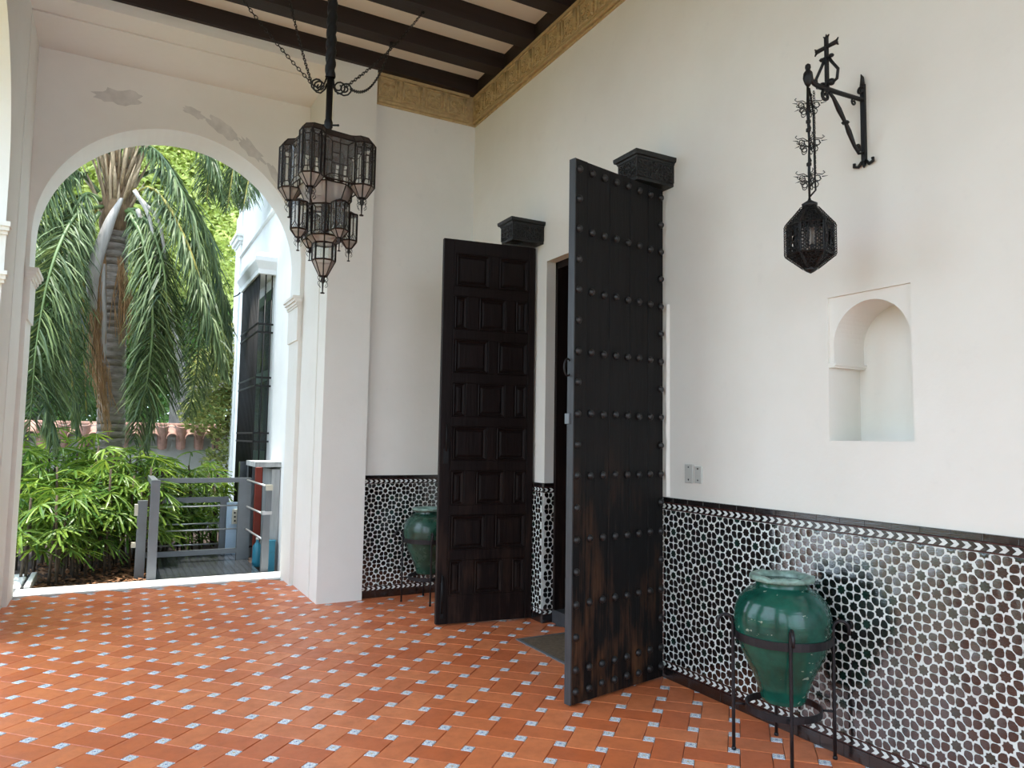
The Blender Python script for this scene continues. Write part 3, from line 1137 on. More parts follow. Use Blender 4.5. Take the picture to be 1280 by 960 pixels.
def pane_panel(qg, ql, a, b, z0, z1, pattern):
    """an upright pane from plan point a to b between z0 and z1, with its lead pattern"""
    A, B = V((a[0], a[1], 0)), V((b[0], b[1], 0))
    f = lambda s_, t_: A + (B - A) * s_ + V((0, 0, z0 + (z1 - z0) * t_))
    MB().add([f(0, 0), f(1, 0), f(1, 1), f(0, 1)], [(0, 1, 2, 3)]).build('pane', GLASS, lan)
    came(ql, [f(0, 0), f(1, 0), f(1, 1), f(0, 1)], .0058)
    if pattern:
        i0, i1 = (.24, .76)
        t0, t1 = .13, .87
        w = .0036
        came(ql, [f(i0, t0), f(i1, t0), f(i1, t1), f(i0, t1)], w)
        for (s_, t_, s2, t2) in ((0, 0, i0, t0), (1, 0, i1, t0), (1, 1, i1, t1), (0, 1, i0, t1), (0, .42, i0, .42), (i1, .58, 1, .58)):
            ql.bar(f(s_, t_), f(s2, t2), w)
        if pattern == 2:
            ql.bar(f(.5, t0), f(.5, t1), w); ql.bar(f(i0, .38), f(i1, .38), w); ql.bar(f(i0, .62), f(.5, .62), w)
            ql.bar(f(.5, t1), f(.5, 1), w); ql.bar(f(.5, 0), f(.5, t0), w)
        else:
            ql.bar(f(i0, .70), f(i1, .70), w)


def taper(qg, ql, A, B, glass=True):
    """facets between ring A (upper) and ring B (lower)"""
    n = len(A)
    for i in range(n):
        j = (i + 1) % n
        MB().add([A[i], A[j], B[j], B[i]], [(0, 1, 2, 3)]).build('sloping_pane', GLASS_FROST, lan)
        ql.bar(A[i], B[i], .0042); ql.bar(A[i], A[j], .0045); ql.bar(B[i], B[j], .0038)


def finial(_, c, z, s):
    c = V((c[0], c[1], 0))
    q = MB()
    q.lathe([(.018 * s, z), (.012 * s, z - .012 * s), (.016 * s, z - .03 * s), (.006 * s, z - .05 * s), (.004 * s, z - .105 * s), (.014 * s, z - .108 * s), (.014 * s, z - .114 * s)], 8, c)
    for k in range(4):
        a = k * pi / 2 + .4
        d = V((cos(a), sin(a), 0))
        P = []
        for t in range(10):
            b = t / 9 * 1.6 * pi
            r = .022 * s * (1 - .5 * t / 9)
            P.append(c + d * (.020 * s + r * sin(b)) + V((0, 0, z - .034 * s - r * cos(b) + .02 * s)))
        q.tube(P, .0024 * s, 4)
        P2_ = [p + V((0, 0, -.036 * s)) for p in P[:8]]
        q.tube(P2_, .002 * s, 4)
    q.build('finial', LEAD, lan)


def lobe_ring(c, r, n=8, rot=0.0, z=0.0):
    return [V((c[0] + r * cos(rot + 2 * pi * i / n), c[1] + r * sin(rot + 2 * pi * i / n), z)) for i in range(n)]


TH0 = rad(-36)
# upper tier: a star of four lobes round a core
Z1, Z0_ = 3.375, 3.100
qg, ql, qr, qf, qs = MB(), MB(), MB(), MB(), MB()
outline, owner = [], []
RC, RL = .242, .076
for k in range(4):
    th = TH0 + k * pi / 2
    cx, cy = LX + RC * cos(th), LY + RC * sin(th)
    for i in range(6):
        a = th + rad(-112.5 + 45 * i)
        outline.append((cx + RL * cos(a), cy + RL * sin(a)))
        owner.append((k, i, (cx, cy)))
n = len(outline)
for i in range(n):
    a, b = outline[i], outline[(i + 1) % n]
    core = owner[i][1] == 5
    pane_panel(qg, ql, a, b, Z0_, Z1, 2 if core else (1 if owner[i][1] in (0, 1, 2, 3, 4) else 0))
# roof: each outline edge rises to a ring round the rod
top_in = []
for i in range(n):
    p = V((*outline[i], Z1))
    c = V((LX, LY, Z1))
    top_in.append(p)
R1 = [V((*outline[i], Z1)) for i in range(n)]
R2 = [V((LX + (outline[i][0] - LX) * .90, LY + (outline[i][1] - LY) * .90, Z1 + .038)) for i in range(n)]
R3 = [V((LX + .035 * cos(atan2(outline[i][1] - LY, outline[i][0] - LX)), LY + .035 * sin(atan2(outline[i][1] - LY, outline[i][0] - LX)), Z1 + .085)) for i in range(n)]
qr.loft([R1, R2, R3])
for i in range(n):
    ql.bar(R1[i], R2[i], .004); ql.bar(R2[i], R2[(i + 1) % n], .004)
# bottoms of the lobes and of the core
for k in range(4):
    th = TH0 + k * pi / 2
    cx, cy = LX + RC * cos(th), LY + RC * sin(th)
    A = [V((cx + RL * cos(th + rad(-112.5 + 45 * i)), cy + RL * sin(th + rad(-112.5 + 45 * i)), Z0_)) for i in range(8)]
    B = [V((cx + .026 * cos(th + rad(-112.5 + 45 * i)), cy + .026 * sin(th + rad(-112.5 + 45 * i)), Z0_ - .072)) for i in range(8)]
    taper(qf, ql, A, B)
    qs.add(B, [tuple(range(8))])
    finial(qs, (cx, cy), Z0_ - .072, 1.0)
A = lobe_ring((LX, LY), .172, 8, TH0 + rad(22.5), Z0_)
B = lobe_ring((LX, LY), .118, 8, TH0 + rad(22.5), 2.972)
taper(qf, ql, A, B)
qr.build('roof', TIN, lan)
# middle tier
C1 = lobe_ring((LX, LY), .112, 8, TH0 + rad(22.5), 2.972)
q2 = MB()
for i in range(8):
    a, b = C1[i], C1[(i + 1) % 8]
    pane_panel(q2, ql, a, b, 2.775, 2.972, 1)
Bm = lobe_ring((LX, LY), .074, 8, TH0 + rad(22.5), 2.735)
taper(qf, ql, [V((p.x, p.y, 2.775)) for p in C1], Bm)
TH1 = TH0 + rad(52)
for k in range(4):
    th = TH1 + k * pi / 2
    cx, cy = LX + .182 * cos(th), LY + .182 * sin(th)
    ring_ = lobe_ring((cx, cy), .054, 6, th, 0)
    for i in range(6):
        a, b = ring_[i], ring_[(i + 1) % 6]
        pane_panel(q2, ql, a, b, 2.790, 2.965, 0)
        f = lambda t: V((a.x, a.y, 0)).lerp(V((b.x, b.y, 0)), t)
        for (t0, zz0, t1, zz1) in ((.5, 2.835, 0, 2.79), (.5, 2.835, 1, 2.79), (.5, 2.835, .5, 2.965)):
            ql.bar(f(t0) + V((0, 0, zz0)), f(t1) + V((0, 0, zz1)), .0028)
    taper(qf, ql, [V((p.x, p.y, 2.790)) for p in ring_], lobe_ring((cx, cy), .018, 6, th, 2.742))
    qr2 = [V((p.x, p.y, 2.965)) for p in ring_]
    qs.loft([qr2, lobe_ring((cx, cy), .012, 6, th, 2.99)])
    finial(qs, (cx, cy), 2.742, .75)
    qs.tube([(cx, cy, 2.985), (LX + .11 * cos(th), LY + .11 * sin(th), 2.972)], .006, 5)
# lowest tier
q3 = MB()
C3 = lobe_ring((LX, LY), .073, 8, TH0 + rad(22.5), 0)
for i in range(8):
    pane_panel(q3, ql, C3[i], C3[(i + 1) % 8], 2.625, 2.735, 0)
taper(qf, ql, [V((p.x, p.y, 2.625)) for p in C3], lobe_ring((LX, LY), .024, 8, TH0 + rad(22.5), 2.525))
finial(qs, (LX, LY), 2.528, 1.0)
ql.build('lead_lines', LEAD, lan, kind='stuff')
qs.build('lobe_caps', LEAD, lan, kind='stuff')
# candle sockets inside
q = MB()
q.lathe([(.03, 2.80), (.03, 3.0), (.012, 3.02), (.012, 3.42)], 10, (LX, LY, 0))
for k in range(4):
    th = TH0 + k * pi / 2
    q.lathe([(.014, 3.14), (.014, 3.22), (.02, 3.25), (.022, 3.29), (.012, 3.32), (.002, 3.33)], 8, (LX + .1 * cos(th), LY + .1 * sin(th), 0))
q.build('bulb_holder', LEAD, lan)
# rod: twisted above, plain below
q = MB()
q.lathe([(.028, 3.44), (.030, 3.46), (.022, 3.47), (.022, 3.50), (.028, 3.51), (.028, 3.54), (.021, 3.56), (.021, 3.84)], 12, (LX, LY, 0))
nz = 110
rings = []
for i in range(nz + 1):
    z = 3.84 + (ZC - 3.84) * i / nz
    rings.append([V((LX + (.031 + .0045 * cos(3 * (a - z * 26))) * cos(a), LY + (.031 + .0045 * cos(3 * (a - z * 26))) * sin(a), z)) for a in [2 * pi * j / 14 for j in range(14)]])
q.loft(rings, smooth=True)
for z in (3.522, 3.452):
    q.tube([(LX - .055, LY + .03, z), (LX + .055, LY - .03, z)], .006, 6)
    for sgn in (-1, 1):
        q.ball((LX + sgn * .055, LY - sgn * .03, z), .009, 6)
q.build('rod', IRON, lan)
# four scrolls and the chains that stay the rod to the ceiling
ends = [V((.30, 5.42, ZBEAM)), V((.96, 5.56, ZBEAM)), V((2.12, 5.60, ZBEAM)), V((2.05, 6.20, ZBEAM))]
sag = [.05, .05, .05, .17]
E_ = CAM_RIGHT.copy(); E_.z = 0; E_.normalize()
offs = [(-.085, 3.770), (-.085, 3.815), (.085, 3.800), (.105, 3.755)]
for e_, sg, (ox, oz), yo in zip(ends, sag, offs, (-.03, .04, .05, -.03)):
    s0 = V((LX, LY, oz)) + E_ * ox + V((0, yo, 0))
    q = MB()
    sgn = 1 if ox > 0 else -1
    P = []
    for t in range(16):
        a = -pi * .55 + t / 15 * 2.9 * pi
        r = .046 * (1 - .72 * t / 15)
        P.append(s0 + E_ * (-sgn * .012 + sgn * r * cos(a) * 1.0) + V((0, 0, r * sin(a))))
    P = [V((LX, LY, oz + .03)) + E_ * (sgn * .022), V((LX, LY, oz - .012)) + E_ * (sgn * .034) + V((0, yo * .5, 0))] + P
    q.tube(P, .0055, 6)
    q.build('scroll', IRON, lan)
    q = MB()
    N = 48
    a0 = s0 + E_ * (sgn * .024)
    pts = [a0.lerp(e_, i / N) - V((0, 0, sg * 4 * (i / N) * (1 - i / N))) for i in range(N + 1)]
    for i in range(N):
        p0, p1 = pts[i], pts[i + 1]
        d = (p1 - p0)
        L = d.length
        d.normalize()
        side = d.cross(V((0, 0, 1))).normalized()
        if i % 2:
            side = d.cross(side).normalized()
        c = (p0 + p1) / 2
        q.tube([c + d * (.66 * L * cos(t * pi / 4)) + side * (.0095 * sin(t * pi / 4)) for t in range(8)], .0030, 4, closed=True)
    q.build('chain', IRON, lan)
    q = MB(); q.ball(e_ - V((0, 0, .006)), .018, 8); q.build('ceiling_hook', IRON, lan)

# ================================================================== WALL BRACKET AND ITS FILIGREE LANTERN
BY = 2.272
bk = thing('wall_bracket', 'wrought iron wall bracket topped with a cross above the niche', 'bracket', (XR, BY, 2.87))
bp = lambda x, z, dy=0.0: V((x, BY + dy, z))


def spiral(q, cx, cz, R, turns, s0, dirn, r, plane='x', n=18, taper_=.8):
    P = []
    for i in range(n):
        t = i / (n - 1)
        a = s0 + dirn * t * turns * 2 * pi
        rr = R * (1 - taper_ * t)
        P.append(bp(cx + rr * cos(a), cz + rr * sin(a)) if plane == 'x' else bp(cx, cz + rr * sin(a), rr * cos(a)))
    q.tube(P, r, 6)


q = MB()
q.box((XR - .018, BY - .011, 2.885), (XR - .001, BY + .011, 3.285))
q.tube([bp(XR - .012, 3.28), bp(XR - .012, 3.32), bp(XR - .022, 3.335)], [.013, .009, .002], 6)
q.tube([bp(XR - .012, 2.89), bp(XR - .012, 2.862)], [.014, .004], 6)
for s_ in (-1, 1):
    q.tube([bp(XR - .012, 2.895, s_ * .01), bp(XR - .014, 2.872, s_ * .03), bp(XR - .016, 2.880, s_ * .052), bp(XR - .016, 2.897, s_ * .05)], .008, 6)
q.build('back_plate', IRON, bk)
q = MB()
q.tube([bp(XR - .01, 3.205), bp(3.0, 3.198), bp(2.87, 3.195), bp(2.825, 3.20), bp(2.80, 3.222), bp(2.785, 3.235)], [.0105, .0115, .013, .0105, .010, .009], 8)
spiral(q, 3.11, 3.178, .018, 1.2, 1.6, 1, .005)
spiral(q, 3.165, 3.25, .02, 1.2, 2.4, -1, .006, plane='y')
q.build('arm', IRON, bk)
q = MB()
q.lathe([(.006, 3.175), (.016, 3.19), (.024, 3.215), (.021, 3.24), (.010, 3.255), (.014, 3.268), (.012, 3.28), (.002, 3.288)], 10, bp(2.785, 0) * V((1, 1, 0)).length if False else (2.785, BY, 0))
q.build('arm_end', IRON, bk)
q = MB()
q.tube([bp(XR - .02, 2.935), bp(3.14, 2.925), bp(3.11, 2.955), bp(3.07, 3.02), bp(3.045, 3.06), bp(3.0, 3.115), bp(2.96, 3.165), bp(2.93, 3.185)], [.006, .007, .0085, .0125, .0085, .0125, .0085, .007], 8)
spiral(q, 2.905, 3.160, .030, 1.35, .9, 1, .008)
spiral(q, 3.135, 2.955, .020, 1.2, -2.2, 1, .007)
q.ball(bp(3.045, 3.06), .02, 8, sz=.5)
q.build('brace', IRON, bk)
q = MB()
CX = 2.917
q.box((CX - .0075, BY - .0075, 3.19), (CX + .0075, BY + .0075, 3.452))
for s_ in (-1, 1):
    q.tube([bp(CX, 3.215, s_ * .02), bp(CX, 3.225, s_ * .055), bp(CX, 3.27, s_ * .062), bp(CX, 3.32, s_ * .028), bp(CX, 3.355, s_ * .008)], .0075, 6)
    q.ball(bp(CX, 3.222, s_ * .024), .018, 8)
    q.ball(bp(CX, 3.352, s_ * .026), .014, 8, sz=.6)
    q.tube([bp(CX, 3.352, 0), bp(CX, 3.352, s_ * .03)], .008, 6)
    q.tube([bp(CX, 3.405, 0), bp(CX, 3.405, s_ * .058)], [.009, .011], 6)
    for e2 in (-1, 1):
        q.tube([bp(CX, 3.405, s_ * .052), bp(CX, 3.405 + e2 * .018, s_ * .066)], [.008, .003], 5)
        q.tube([bp(CX, 3.447), bp(CX, 3.462, e2 * .016)], [.008, .003], 5)
q.tube([bp(CX, 3.445), bp(CX, 3.470)], [.009, .002], 5)
q.build('cross', IRON, bk)

fl_ = thing('filigree_lantern', 'small black filigree lantern hung by an ornate chain from the wall bracket', 'lantern', (2.785, BY, 2.30))
HX, HY = 2.782, BY
HR, HZ0, HZ1 = .100, 2.372, 2.508
q = MB()
hexr = lambda r, z, o=0.0: [V((HX + r * cos(pi / 3 * i + .25 + o), HY + r * sin(pi / 3 * i + .25 + o), z)) for i in range(6)]
top_, bot_ = hexr(HR, HZ1), hexr(HR, HZ0)
for i in range(6):
    q.bar(top_[i], bot_[i], .006); q.bar(top_[i], top_[(i + 1) % 6], .005); q.bar(bot_[i], bot_[(i + 1) % 6], .005)
    q.bar(top_[i], hexr(.028, 2.592)[i], .006); q.bar(bot_[i], hexr(.024, 2.312)[i], .006)
q.lathe([(.02, 2.585), (.034, 2.60), (.036, 2.612), (.022, 2.62), (.008, 2.63), (.004, 2.645)], 10, (HX, HY, 0))
q.lathe([(.002, 2.285), (.02, 2.295), (.03, 2.303), (.018, 2.315), (.024, 2.325)], 10, (HX, HY, 0))
q.build('frame', IRON, fl_)
r4 = random.Random(5)
q = MB()


def curl(q, c, nx, ny, r, w=.0034):
    a0 = r4.uniform(0, 6.28)
    q.tube([c + nx * (r * cos(a0 + t * pi / 4)) + ny * (r * sin(a0 + t * pi / 4)) for t in range(8)], w, 3, closed=True)


def fill_tri(q, a, b, c, d, rows, r, skip=None):
    """rows of little rings over the quad a-b (lower) to d-c (upper)"""
    n = (b - a).cross(d - a).normalized()
    for j in range(rows):
        t = (j + .5) / rows
        p0, p1 = a.lerp(d, t), b.lerp(c, t)
        m_ = max(1, int((p1 - p0).length / (2.1 * r)))
        nx = (b - a).normalized()
        ny = n.cross(nx)
        for i in range(m_):
            s_ = (i + .5) / m_
            if skip and skip(s_, t):
                continue
            curl(q, p0.lerp(p1, s_) + n * r4.uniform(-.002, .004), nx, ny, r * r4.uniform(.75, 1.05))


tt, bb = hexr(.028, 2.592), hexr(.024, 2.312)
pl = MB()
for i in range(6):
    j = (i + 1) % 6
    fill_tri(q, bot_[i], bot_[j], top_[j], top_[i], 9, .0085, lambda s_, t: .33 < s_ < .67 and .2 < t < .82)
    fill_tri(q, top_[i], top_[j], tt[j], tt[i], 7, .0085)
    fill_tri(q, bb[i], bb[j], bot_[j], bot_[i], 6, .0085)
    # plate with a window in each side, closed plates above and below
    f = lambda s_, t: (bot_[i].lerp(bot_[j], s_)).lerp(top_[i].lerp(top_[j], s_), t) * 1.0
    c0 = V((HX, HY, 0))
    ins = lambda p: V((HX + (p.x - HX) * .955, HY + (p.y - HY) * .955, p.z))
    o_ = [ins(f(*p)) for p in ((0, 0), (1, 0), (1, 1), (0, 1))]
    w_ = [ins(f(*p)) for p in ((.34, .2), (.66, .2), (.66, .82), (.34, .82))]
    w2 = [ins(f(*p)) for p in ((.28, .14), (.72, .14), (.72, .88), (.28, .88))]
    pl.add(w2 + w_, [(0, 1, 5, 4), (1, 2, 6, 5), (2, 3, 7, 6), (3, 0, 4, 7)])
    pl.add([ins(top_[i]), ins(top_[j]), ins(tt[j]), ins(tt[i])], [(0, 1, 2, 3)])
    pl.add([ins(bot_[i]), ins(bot_[j]), ins(bb[j]), ins(bb[i])], [(0, 1, 2, 3)])
    q.bar(f(.33, .18), f(.33, .84), .003); q.bar(f(.67, .18), f(.67, .84), .003)
    for s_ in range(12):                      # crockets along the ridges
        for (A_, B_) in ((top_[i], tt[i]), (bot_[i], bb[i]), (bot_[i], top_[i])):
            p = A_.lerp(B_, (s_ + .5) / 12)
            d = V((p.x - HX, p.y - HY, 0))
            d = d.normalized() if d.length > .01 else V((1, 0, 0))
            curl(q, p + d * .004, d, V((0, 0, 1)), .0095, .0026)
q.build('filigree', IRON, fl_, kind='stuff')
pl.build('side_plates', IRON, fl_)
q = MB()
q.lathe([(.055, 2.39), (.055, 2.49)], 12, (HX, HY, 0), cap=False)
q.build('glass_cylinder', GLASS_FROST, fl_)
q = MB()
q.tube([(HX, HY, 2.64), (HX, HY, 2.76), (HX + .004, HY, 2.90), (HX, HY, 3.05), (HX, HY, 3.18)], [.005, .007, .005, .009, .006], 6)
for z in (2.80, 2.965, 3.005):
    q.ball((HX, HY, z), .013, 6)
for (za, zb) in ((2.80, 2.84), (2.955, 3.0)):
    q.tube([(HX - .012, HY, za), (HX + .014, HY, (za + zb) / 2), (HX, HY, zb)], .005, 5)
q.tube([(HX, HY, 2.645), (HX + .03, HY - .01, 2.68), (HX + .026, HY - .01, 2.76), (HX + .02, HY - .012, 3.05), (HX + .01, HY, 3.17)], .0045, 5)
N = 34
for i in range(N):
    z = 2.76 + .40 * i / N
    q.tube([(HX + .026 + .006 * cos(t * pi / 3) * (i % 2), HY - .012 + .006 * cos(t * pi / 3) * (1 - i % 2), z + .008 * sin(t * pi / 3)) for t in range(6)], .002, 3, closed=True)
q.build('chain', IRON, fl_)
q = MB()
for zc in (3.085, 2.905, 2.735):
    for k in range(5):
        a = k * 2 * pi / 5 + .3
        d = V((cos(a), sin(a), 0))
        for dz, L in ((.006, .056), (-.022, .040)):
            base = V((HX, HY, zc + dz))
            P = [base, base + d * L * .5 + V((0, 0, .012)), base + d * L + V((0, 0, .004)), base + d * (L + .012) + V((0, 0, .012)), base + d * (L + .004) + V((0, 0, .020))]
            q.tube(P, .0022, 4)
            c = base + d * L * .62 + V((0, 0, -.012))
            q.tube([c + d * (.015 * cos(t * pi / 4)) + V((0, 0, .015 * sin(t * pi / 4))) for t in range(8)], .0024, 4, closed=True)
        base = V((HX, HY, zc))
        q.tube([base + d * .055, base + d * .08], [.003, .0006], 4)
q.build('chain_ornament', IRON, fl_, kind='stuff')

# ================================================================== THE GARDEN
SOIL = plain('leaf_mulch', (0.034, 0.020, 0.014), 0.95, var=0.6, vscale=25, bump=0.8, bscale=40)
LAWN = plain('lawn', (0.17, 0.155, 0.05), 0.95, var=0.5, vscale=3, bump=0.6, bscale=40)  # unseen ground; yellow-green picked for the light it bounces onto the upper walls
BARK = plain('palm_bark', (0.27, 0.235, 0.20), 0.9, var=0.45, vscale=10, bump=0.8, bscale=22, stretch=(1, 1, 5))
BOOT = plain('fibrous_leaf_base', (0.20, 0.125, 0.065), 0.85, var=0.6, vscale=9, bump=0.6, bscale=30, stretch=(5, 5, 0.8))
BOOT2 = plain('tan_leaf_base', (0.40, 0.30, 0.19), 0.85, var=0.5, vscale=9, bump=0.4, bscale=30, stretch=(5, 5, 0.8))
SPATHE = plain('dry_spathe', (0.42, 0.39, 0.36), 0.8, var=0.25, vscale=8, bump=0.3, bscale=30, stretch=(5, 5, 0.5))
STALK = plain('dry_fruit_stalk', (0.40, 0.23, 0.10), 0.8, var=0.3, vscale=10)
RACHIS = plain('green_rachis', (0.10, 0.16, 0.05), 0.5, var=0.3, vscale=6)
PETIOLE = plain('yellow_petiole', (0.42, 0.36, 0.08), 0.5, var=0.3, vscale=6)
FROND = m_leaf('queen_palm_leaf', (0.045, 0.085, 0.042), (0.19, 0.26, 0.11), 0.25, 0.52)
LADY = m_leaf('lady_palm_leaf', (0.055, 0.14, 0.022), (0.24, 0.36, 0.06), 0.30, 0.36)
CANE = plain('lady_palm_cane', (0.075, 0.055, 0.035), 0.85, var=0.5, vscale=15, bump=0.5, bscale=60)
YLEAF = m_leaf('sunlit_tree_leaf', (0.36, 0.44, 0.11), (0.74, 0.76, 0.32), 0.45, 0.5)
GLEAF = m_leaf('tree_leaf', (0.05, 0.13, 0.03), (0.14, 0.26, 0.06), 0.4, 0.5)
CREEP = m_leaf('creeper_leaf', (0.13, 0.18, 0.05), (0.36, 0.38, 0.14), 0.35, 0.5)
TRUNK = plain('tree_bark', (0.16, 0.14, 0.12), 0.9, var=0.4, vscale=6, bump=0.7, bscale=18)
WALLG = plain('grey_garden_wall', (0.34, 0.335, 0.31), 0.85, var=0.2, vscale=3, bump=0.2)
CLAY = plain('clay_roof_tile', (0.30, 0.165, 0.125), 0.8, var=0.35, vscale=10, isl=0.2)
REDP = plain('red_oxide_post', (0.30, 0.045, 0.025), 0.5, var=0.15)
BLUE = plain('blue_plastic', (0.03, 0.22, 0.32), 0.3, var=0.15)
PANELB = plain('pale_blue_panel', (0.42, 0.56, 0.70), 0.3, var=0.1)
CREAM = plain('cream_plastic', (0.55, 0.52, 0.42), 0.4, var=0.05)
WORN = plain('weathered_grey_board', (0.36, 0.37, 0.37), 0.8, var=0.4, vscale=4, stretch=(3, 3, 0.5))
SHUTTER = plain('green_shutter_paint', (0.012, 0.045, 0.028), 0.45, var=0.2)

gd = MB()
gd.add([(XL - LD, -12, -.12), (-40, -12, -.12), (-40, 8.2, -.12), (XL - LD, 8.2, -.12)], [(0, 1, 2, 3)])
gd.add([(XL - LD, -40, -.12), (40, -40, -.12), (40, -12, -.12), (-40, -12, -.12)], [(0, 1, 2, 3)])
struct('ground', gd, LAWN)
gs = MB()
nx, ny = 40, 34
r5 = random.Random(21)
vs = []
for j in range(ny + 1):
    for i in range(nx + 1):
        x, y = -40 + 48 * (i / nx) if i < 8 else -40 + 48 * (8 / nx) + (i - 8) / (nx - 8) * (42 - 48 * 8 / nx), 8.21 + 14 * (j / ny) ** 1.6
        vs.append((x, y, -.10 + .05 * sin(x * 3.1) * sin(y * 2.3) + r5.uniform(-.02, .02)))
gs.add(vs, [(j * (nx + 1) + i, j * (nx + 1) + i + 1, (j + 1) * (nx + 1) + i + 1, (j + 1) * (nx + 1) + i) for j in range(ny) for i in range(nx)])
gs.build('ground', SOIL, kind='structure')
lt = MB()
for k in range(1500):
    x, y = r5.uniform(-.75, .45), 8.6 + 2.2 * r5.random() ** 1.3
    a, s_ = r5.uniform(0, 6.28), r5.uniform(.02, .05)
    z = -.055 + r5.uniform(-.03, .02)
    c, sn = cos(a) * s_, sin(a) * s_
    t = r5.uniform(-.4, .4) * s_
    lt.add([(x - c, y - sn, z), (x - sn * .4, y + c * .4, z + t), (x + c, y + sn, z + .01), (x + sn * .4, y - c * .4, z + abs(t))], [(0, 1, 2, 3)])
LITTER = plain('fallen_leaf', (0.23, 0.11, 0.05), 0.8, var=0.4, vscale=30, isl=0.5)
tag(lt.build('leaf_litter', LITTER, kind='stuff'), 'brown fallen leaves and mulch under the lady palms', 'leaf litter')

# stone drain cover beside the sill
k = thing('drain_cover', 'pale stone slab with a dark slot beside the left pier foot', 'slab', (-.66, 8.8, -.1))
q = MB(); q.slab(lambda u, v, d: V((-.86 + u, 8.92 + v, d)), .30, .80, -.12, .02, .008); q.build('slab', SILL, k)
q = MB(); q.slab(lambda u, v, d: V((-.655 + u, 8.92 + v, d)), .05, .80, -.12, .03, .006); q.build('kerb', SILL, k)
q = MB(); q.box((-.708, 8.53, -.1), (-.682, 9.31, .012)); q.build('slot', DARK, k)


# ---- foliage builders
def leaflet(mb, p, d, droop, L, w, segs=3, roll=0.0):
    d = d.normalized()
    side = d.cross(V((0, 0, 1)))
    if side.length < .05:
        side = V((1, 0, 0))
    side.normalize()
    side = (Matrix.Rotation(roll, 3, d) @ side)
    vs, fs = [], []
    c, cur = p.copy(), d.copy()
    prof = (.55, 1.0, .8, 0.0) if segs == 3 else (.6, 1.0, 0.0)
    for i in range(segs + 1):
        ww = w * prof[i] / 2
        if i == segs:
            vs.append(c.copy())
        else:
            vs += [c - side * ww, c + side * ww]
        cur = (cur + V((0, 0, -1)) * droop / segs).normalized()
        c = c + cur * (L / segs)
    for i in range(segs - 1):
        fs.append((2 * i, 2 * i + 1, 2 * i + 3, 2 * i + 2))
    fs.append((2 * segs - 2, 2 * segs - 1, 2 * segs))
    mb.add(vs, fs)


def catmull(P, n):
    P = [P[0] * 2 - P[1]] + P + [P[-1] * 2 - P[-2]]
    out = []
    m_ = len(P) - 3
    for k in range(n + 1):
        t = k / n * m_
        i = min(int(t), m_ - 1)
        f = t - i
        a, b, c, d = P[i:i + 4]
        out.append(.5 * ((2 * b) + (c - a) * f + (a * 2 - b * 5 + c * 4 - d) * f * f + (b * 3 - a - c * 3 + d) * f ** 3))
    return out


def frond(parent, ctrl, seed, L=.62, n=70, start=.16, w=.030, droop=1.1, petiole=PETIOLE):
    r = random.Random(seed)
    P = catmull([V(c) for c in ctrl], n)
    leaf = MB()
    for i in range(n + 1):
        t = i / n
        if t < start:
            continue
        s_ = (t - start) / (1 - start)
        LL = L * (.45 + 1.1 * s_ * (1 - s_) * 2) * (1.0 if s_ < .85 else (1.0 - (s_ - .85) * 3))
        tg = (P[min(i + 1, n)] - P[max(i - 1, 0)]).normalized()
        sd_ = tg.cross(V((0, 0, 1)))
        if sd_.length < .15:
            sd_ = tg.cross(V((0.2, -1, 0.1)))
        sd_.normalize()
        up = sd_.cross(tg)
        for sg in (-1, 1):
            for kk in range(2):
                d = sd_ * sg * r.uniform(.55, 1.0) + tg * r.uniform(.25, .65) + up * r.uniform(-.35, .35) + V((r.uniform(-.25, .25), r.uniform(-.25, .25), 0))
                leaflet(leaf, P[i] + tg * r.uniform(-.01, .01), d, droop * r.uniform(.7, 1.5), LL * r.uniform(.75, 1.15), w * r.uniform(.8, 1.15), 3, r.uniform(-.9, .9))
    fo = leaf.build('frond', FROND, parent, kind='stuff')
    q = MB()
    q.tube(P, [.026 * (1 - .85 * i / n) + .003 for i in range(n + 1)], 6)
    q.build('rachis', petiole, fo)
    return fo


pb = at(139, 530, 11.0)
palm = thing('palm_tree', 'tall queen palm with a ringed trunk and drooping fronds seen through the arch', 'palm', (pb.x, 11.0, -.12))
# ringed trunk
q = MB()
r6 = random.Random(9)
prof = []
z = -.2
top = at(144, 288, 11).z
while z < top:
    rr = .168 - .012 * (z / top)
    prof += [(rr, z), (rr + .006, z + .085), (rr - .008, z + .10)]
    z += .105 + r6.uniform(-.02, .02)
cxb = lambda z: pb.x + (at(144, 290, 11).x - pb.x) * max(0, z - 1.6) / 2.6
rings = [[V((cxb(z_) + r_ * cos(2 * pi * j / 20) * (1 + .02 * sin(j * 3 + z_ * 9)), 11 + r_ * sin(2 * pi * j / 20), z_)) for j in range(20)] for r_, z_ in prof]
q.loft(rings, smooth=True)
q.build('trunk', BARK, palm)
q = MB()
cx = cxb(top)
zt = at(150, 208, 11).z
rings = []
for i in range(13):
    t = i / 12
    r_ = .165 + .055 * sin(pi * min(1, t * 1.5)) * (1 - t) - .055 * t * t
    zz = top - .03 + (zt - top) * t
    rings.append([V((cx + .02 * t + r_ * cos(2 * pi * j / 18) * (1 + .10 * sin(j * 5 + i * 1.3)), 11 + r_ * sin(2 * pi * j / 18), zz)) for j in range(18)])
q.loft(rings, smooth=True)
q.build('crownshaft', BOOT, palm)
q = MB()
for k_ in range(54):
    a = k_ * 2.4
    zz = zt - .62 + .016 * k_
    d = V((cos(a), sin(a), 0))
    b = V((cx, 11, zz)) + d * .13
    tip = b + d * r6.uniform(.06, .34) + V((0, 0, r6.uniform(.25, .85)))
    r0 = r6.uniform(.016, .034)
    q.tube([b - V((0, 0, .16)), b.lerp(tip, .5) + d * .03, tip], [r0, r0 * .8, .004], 5)
q.build('leaf_base', BOOT2, palm, kind='stuff')


def ctrl(*pts):
    return [at(*p) for p in pts]


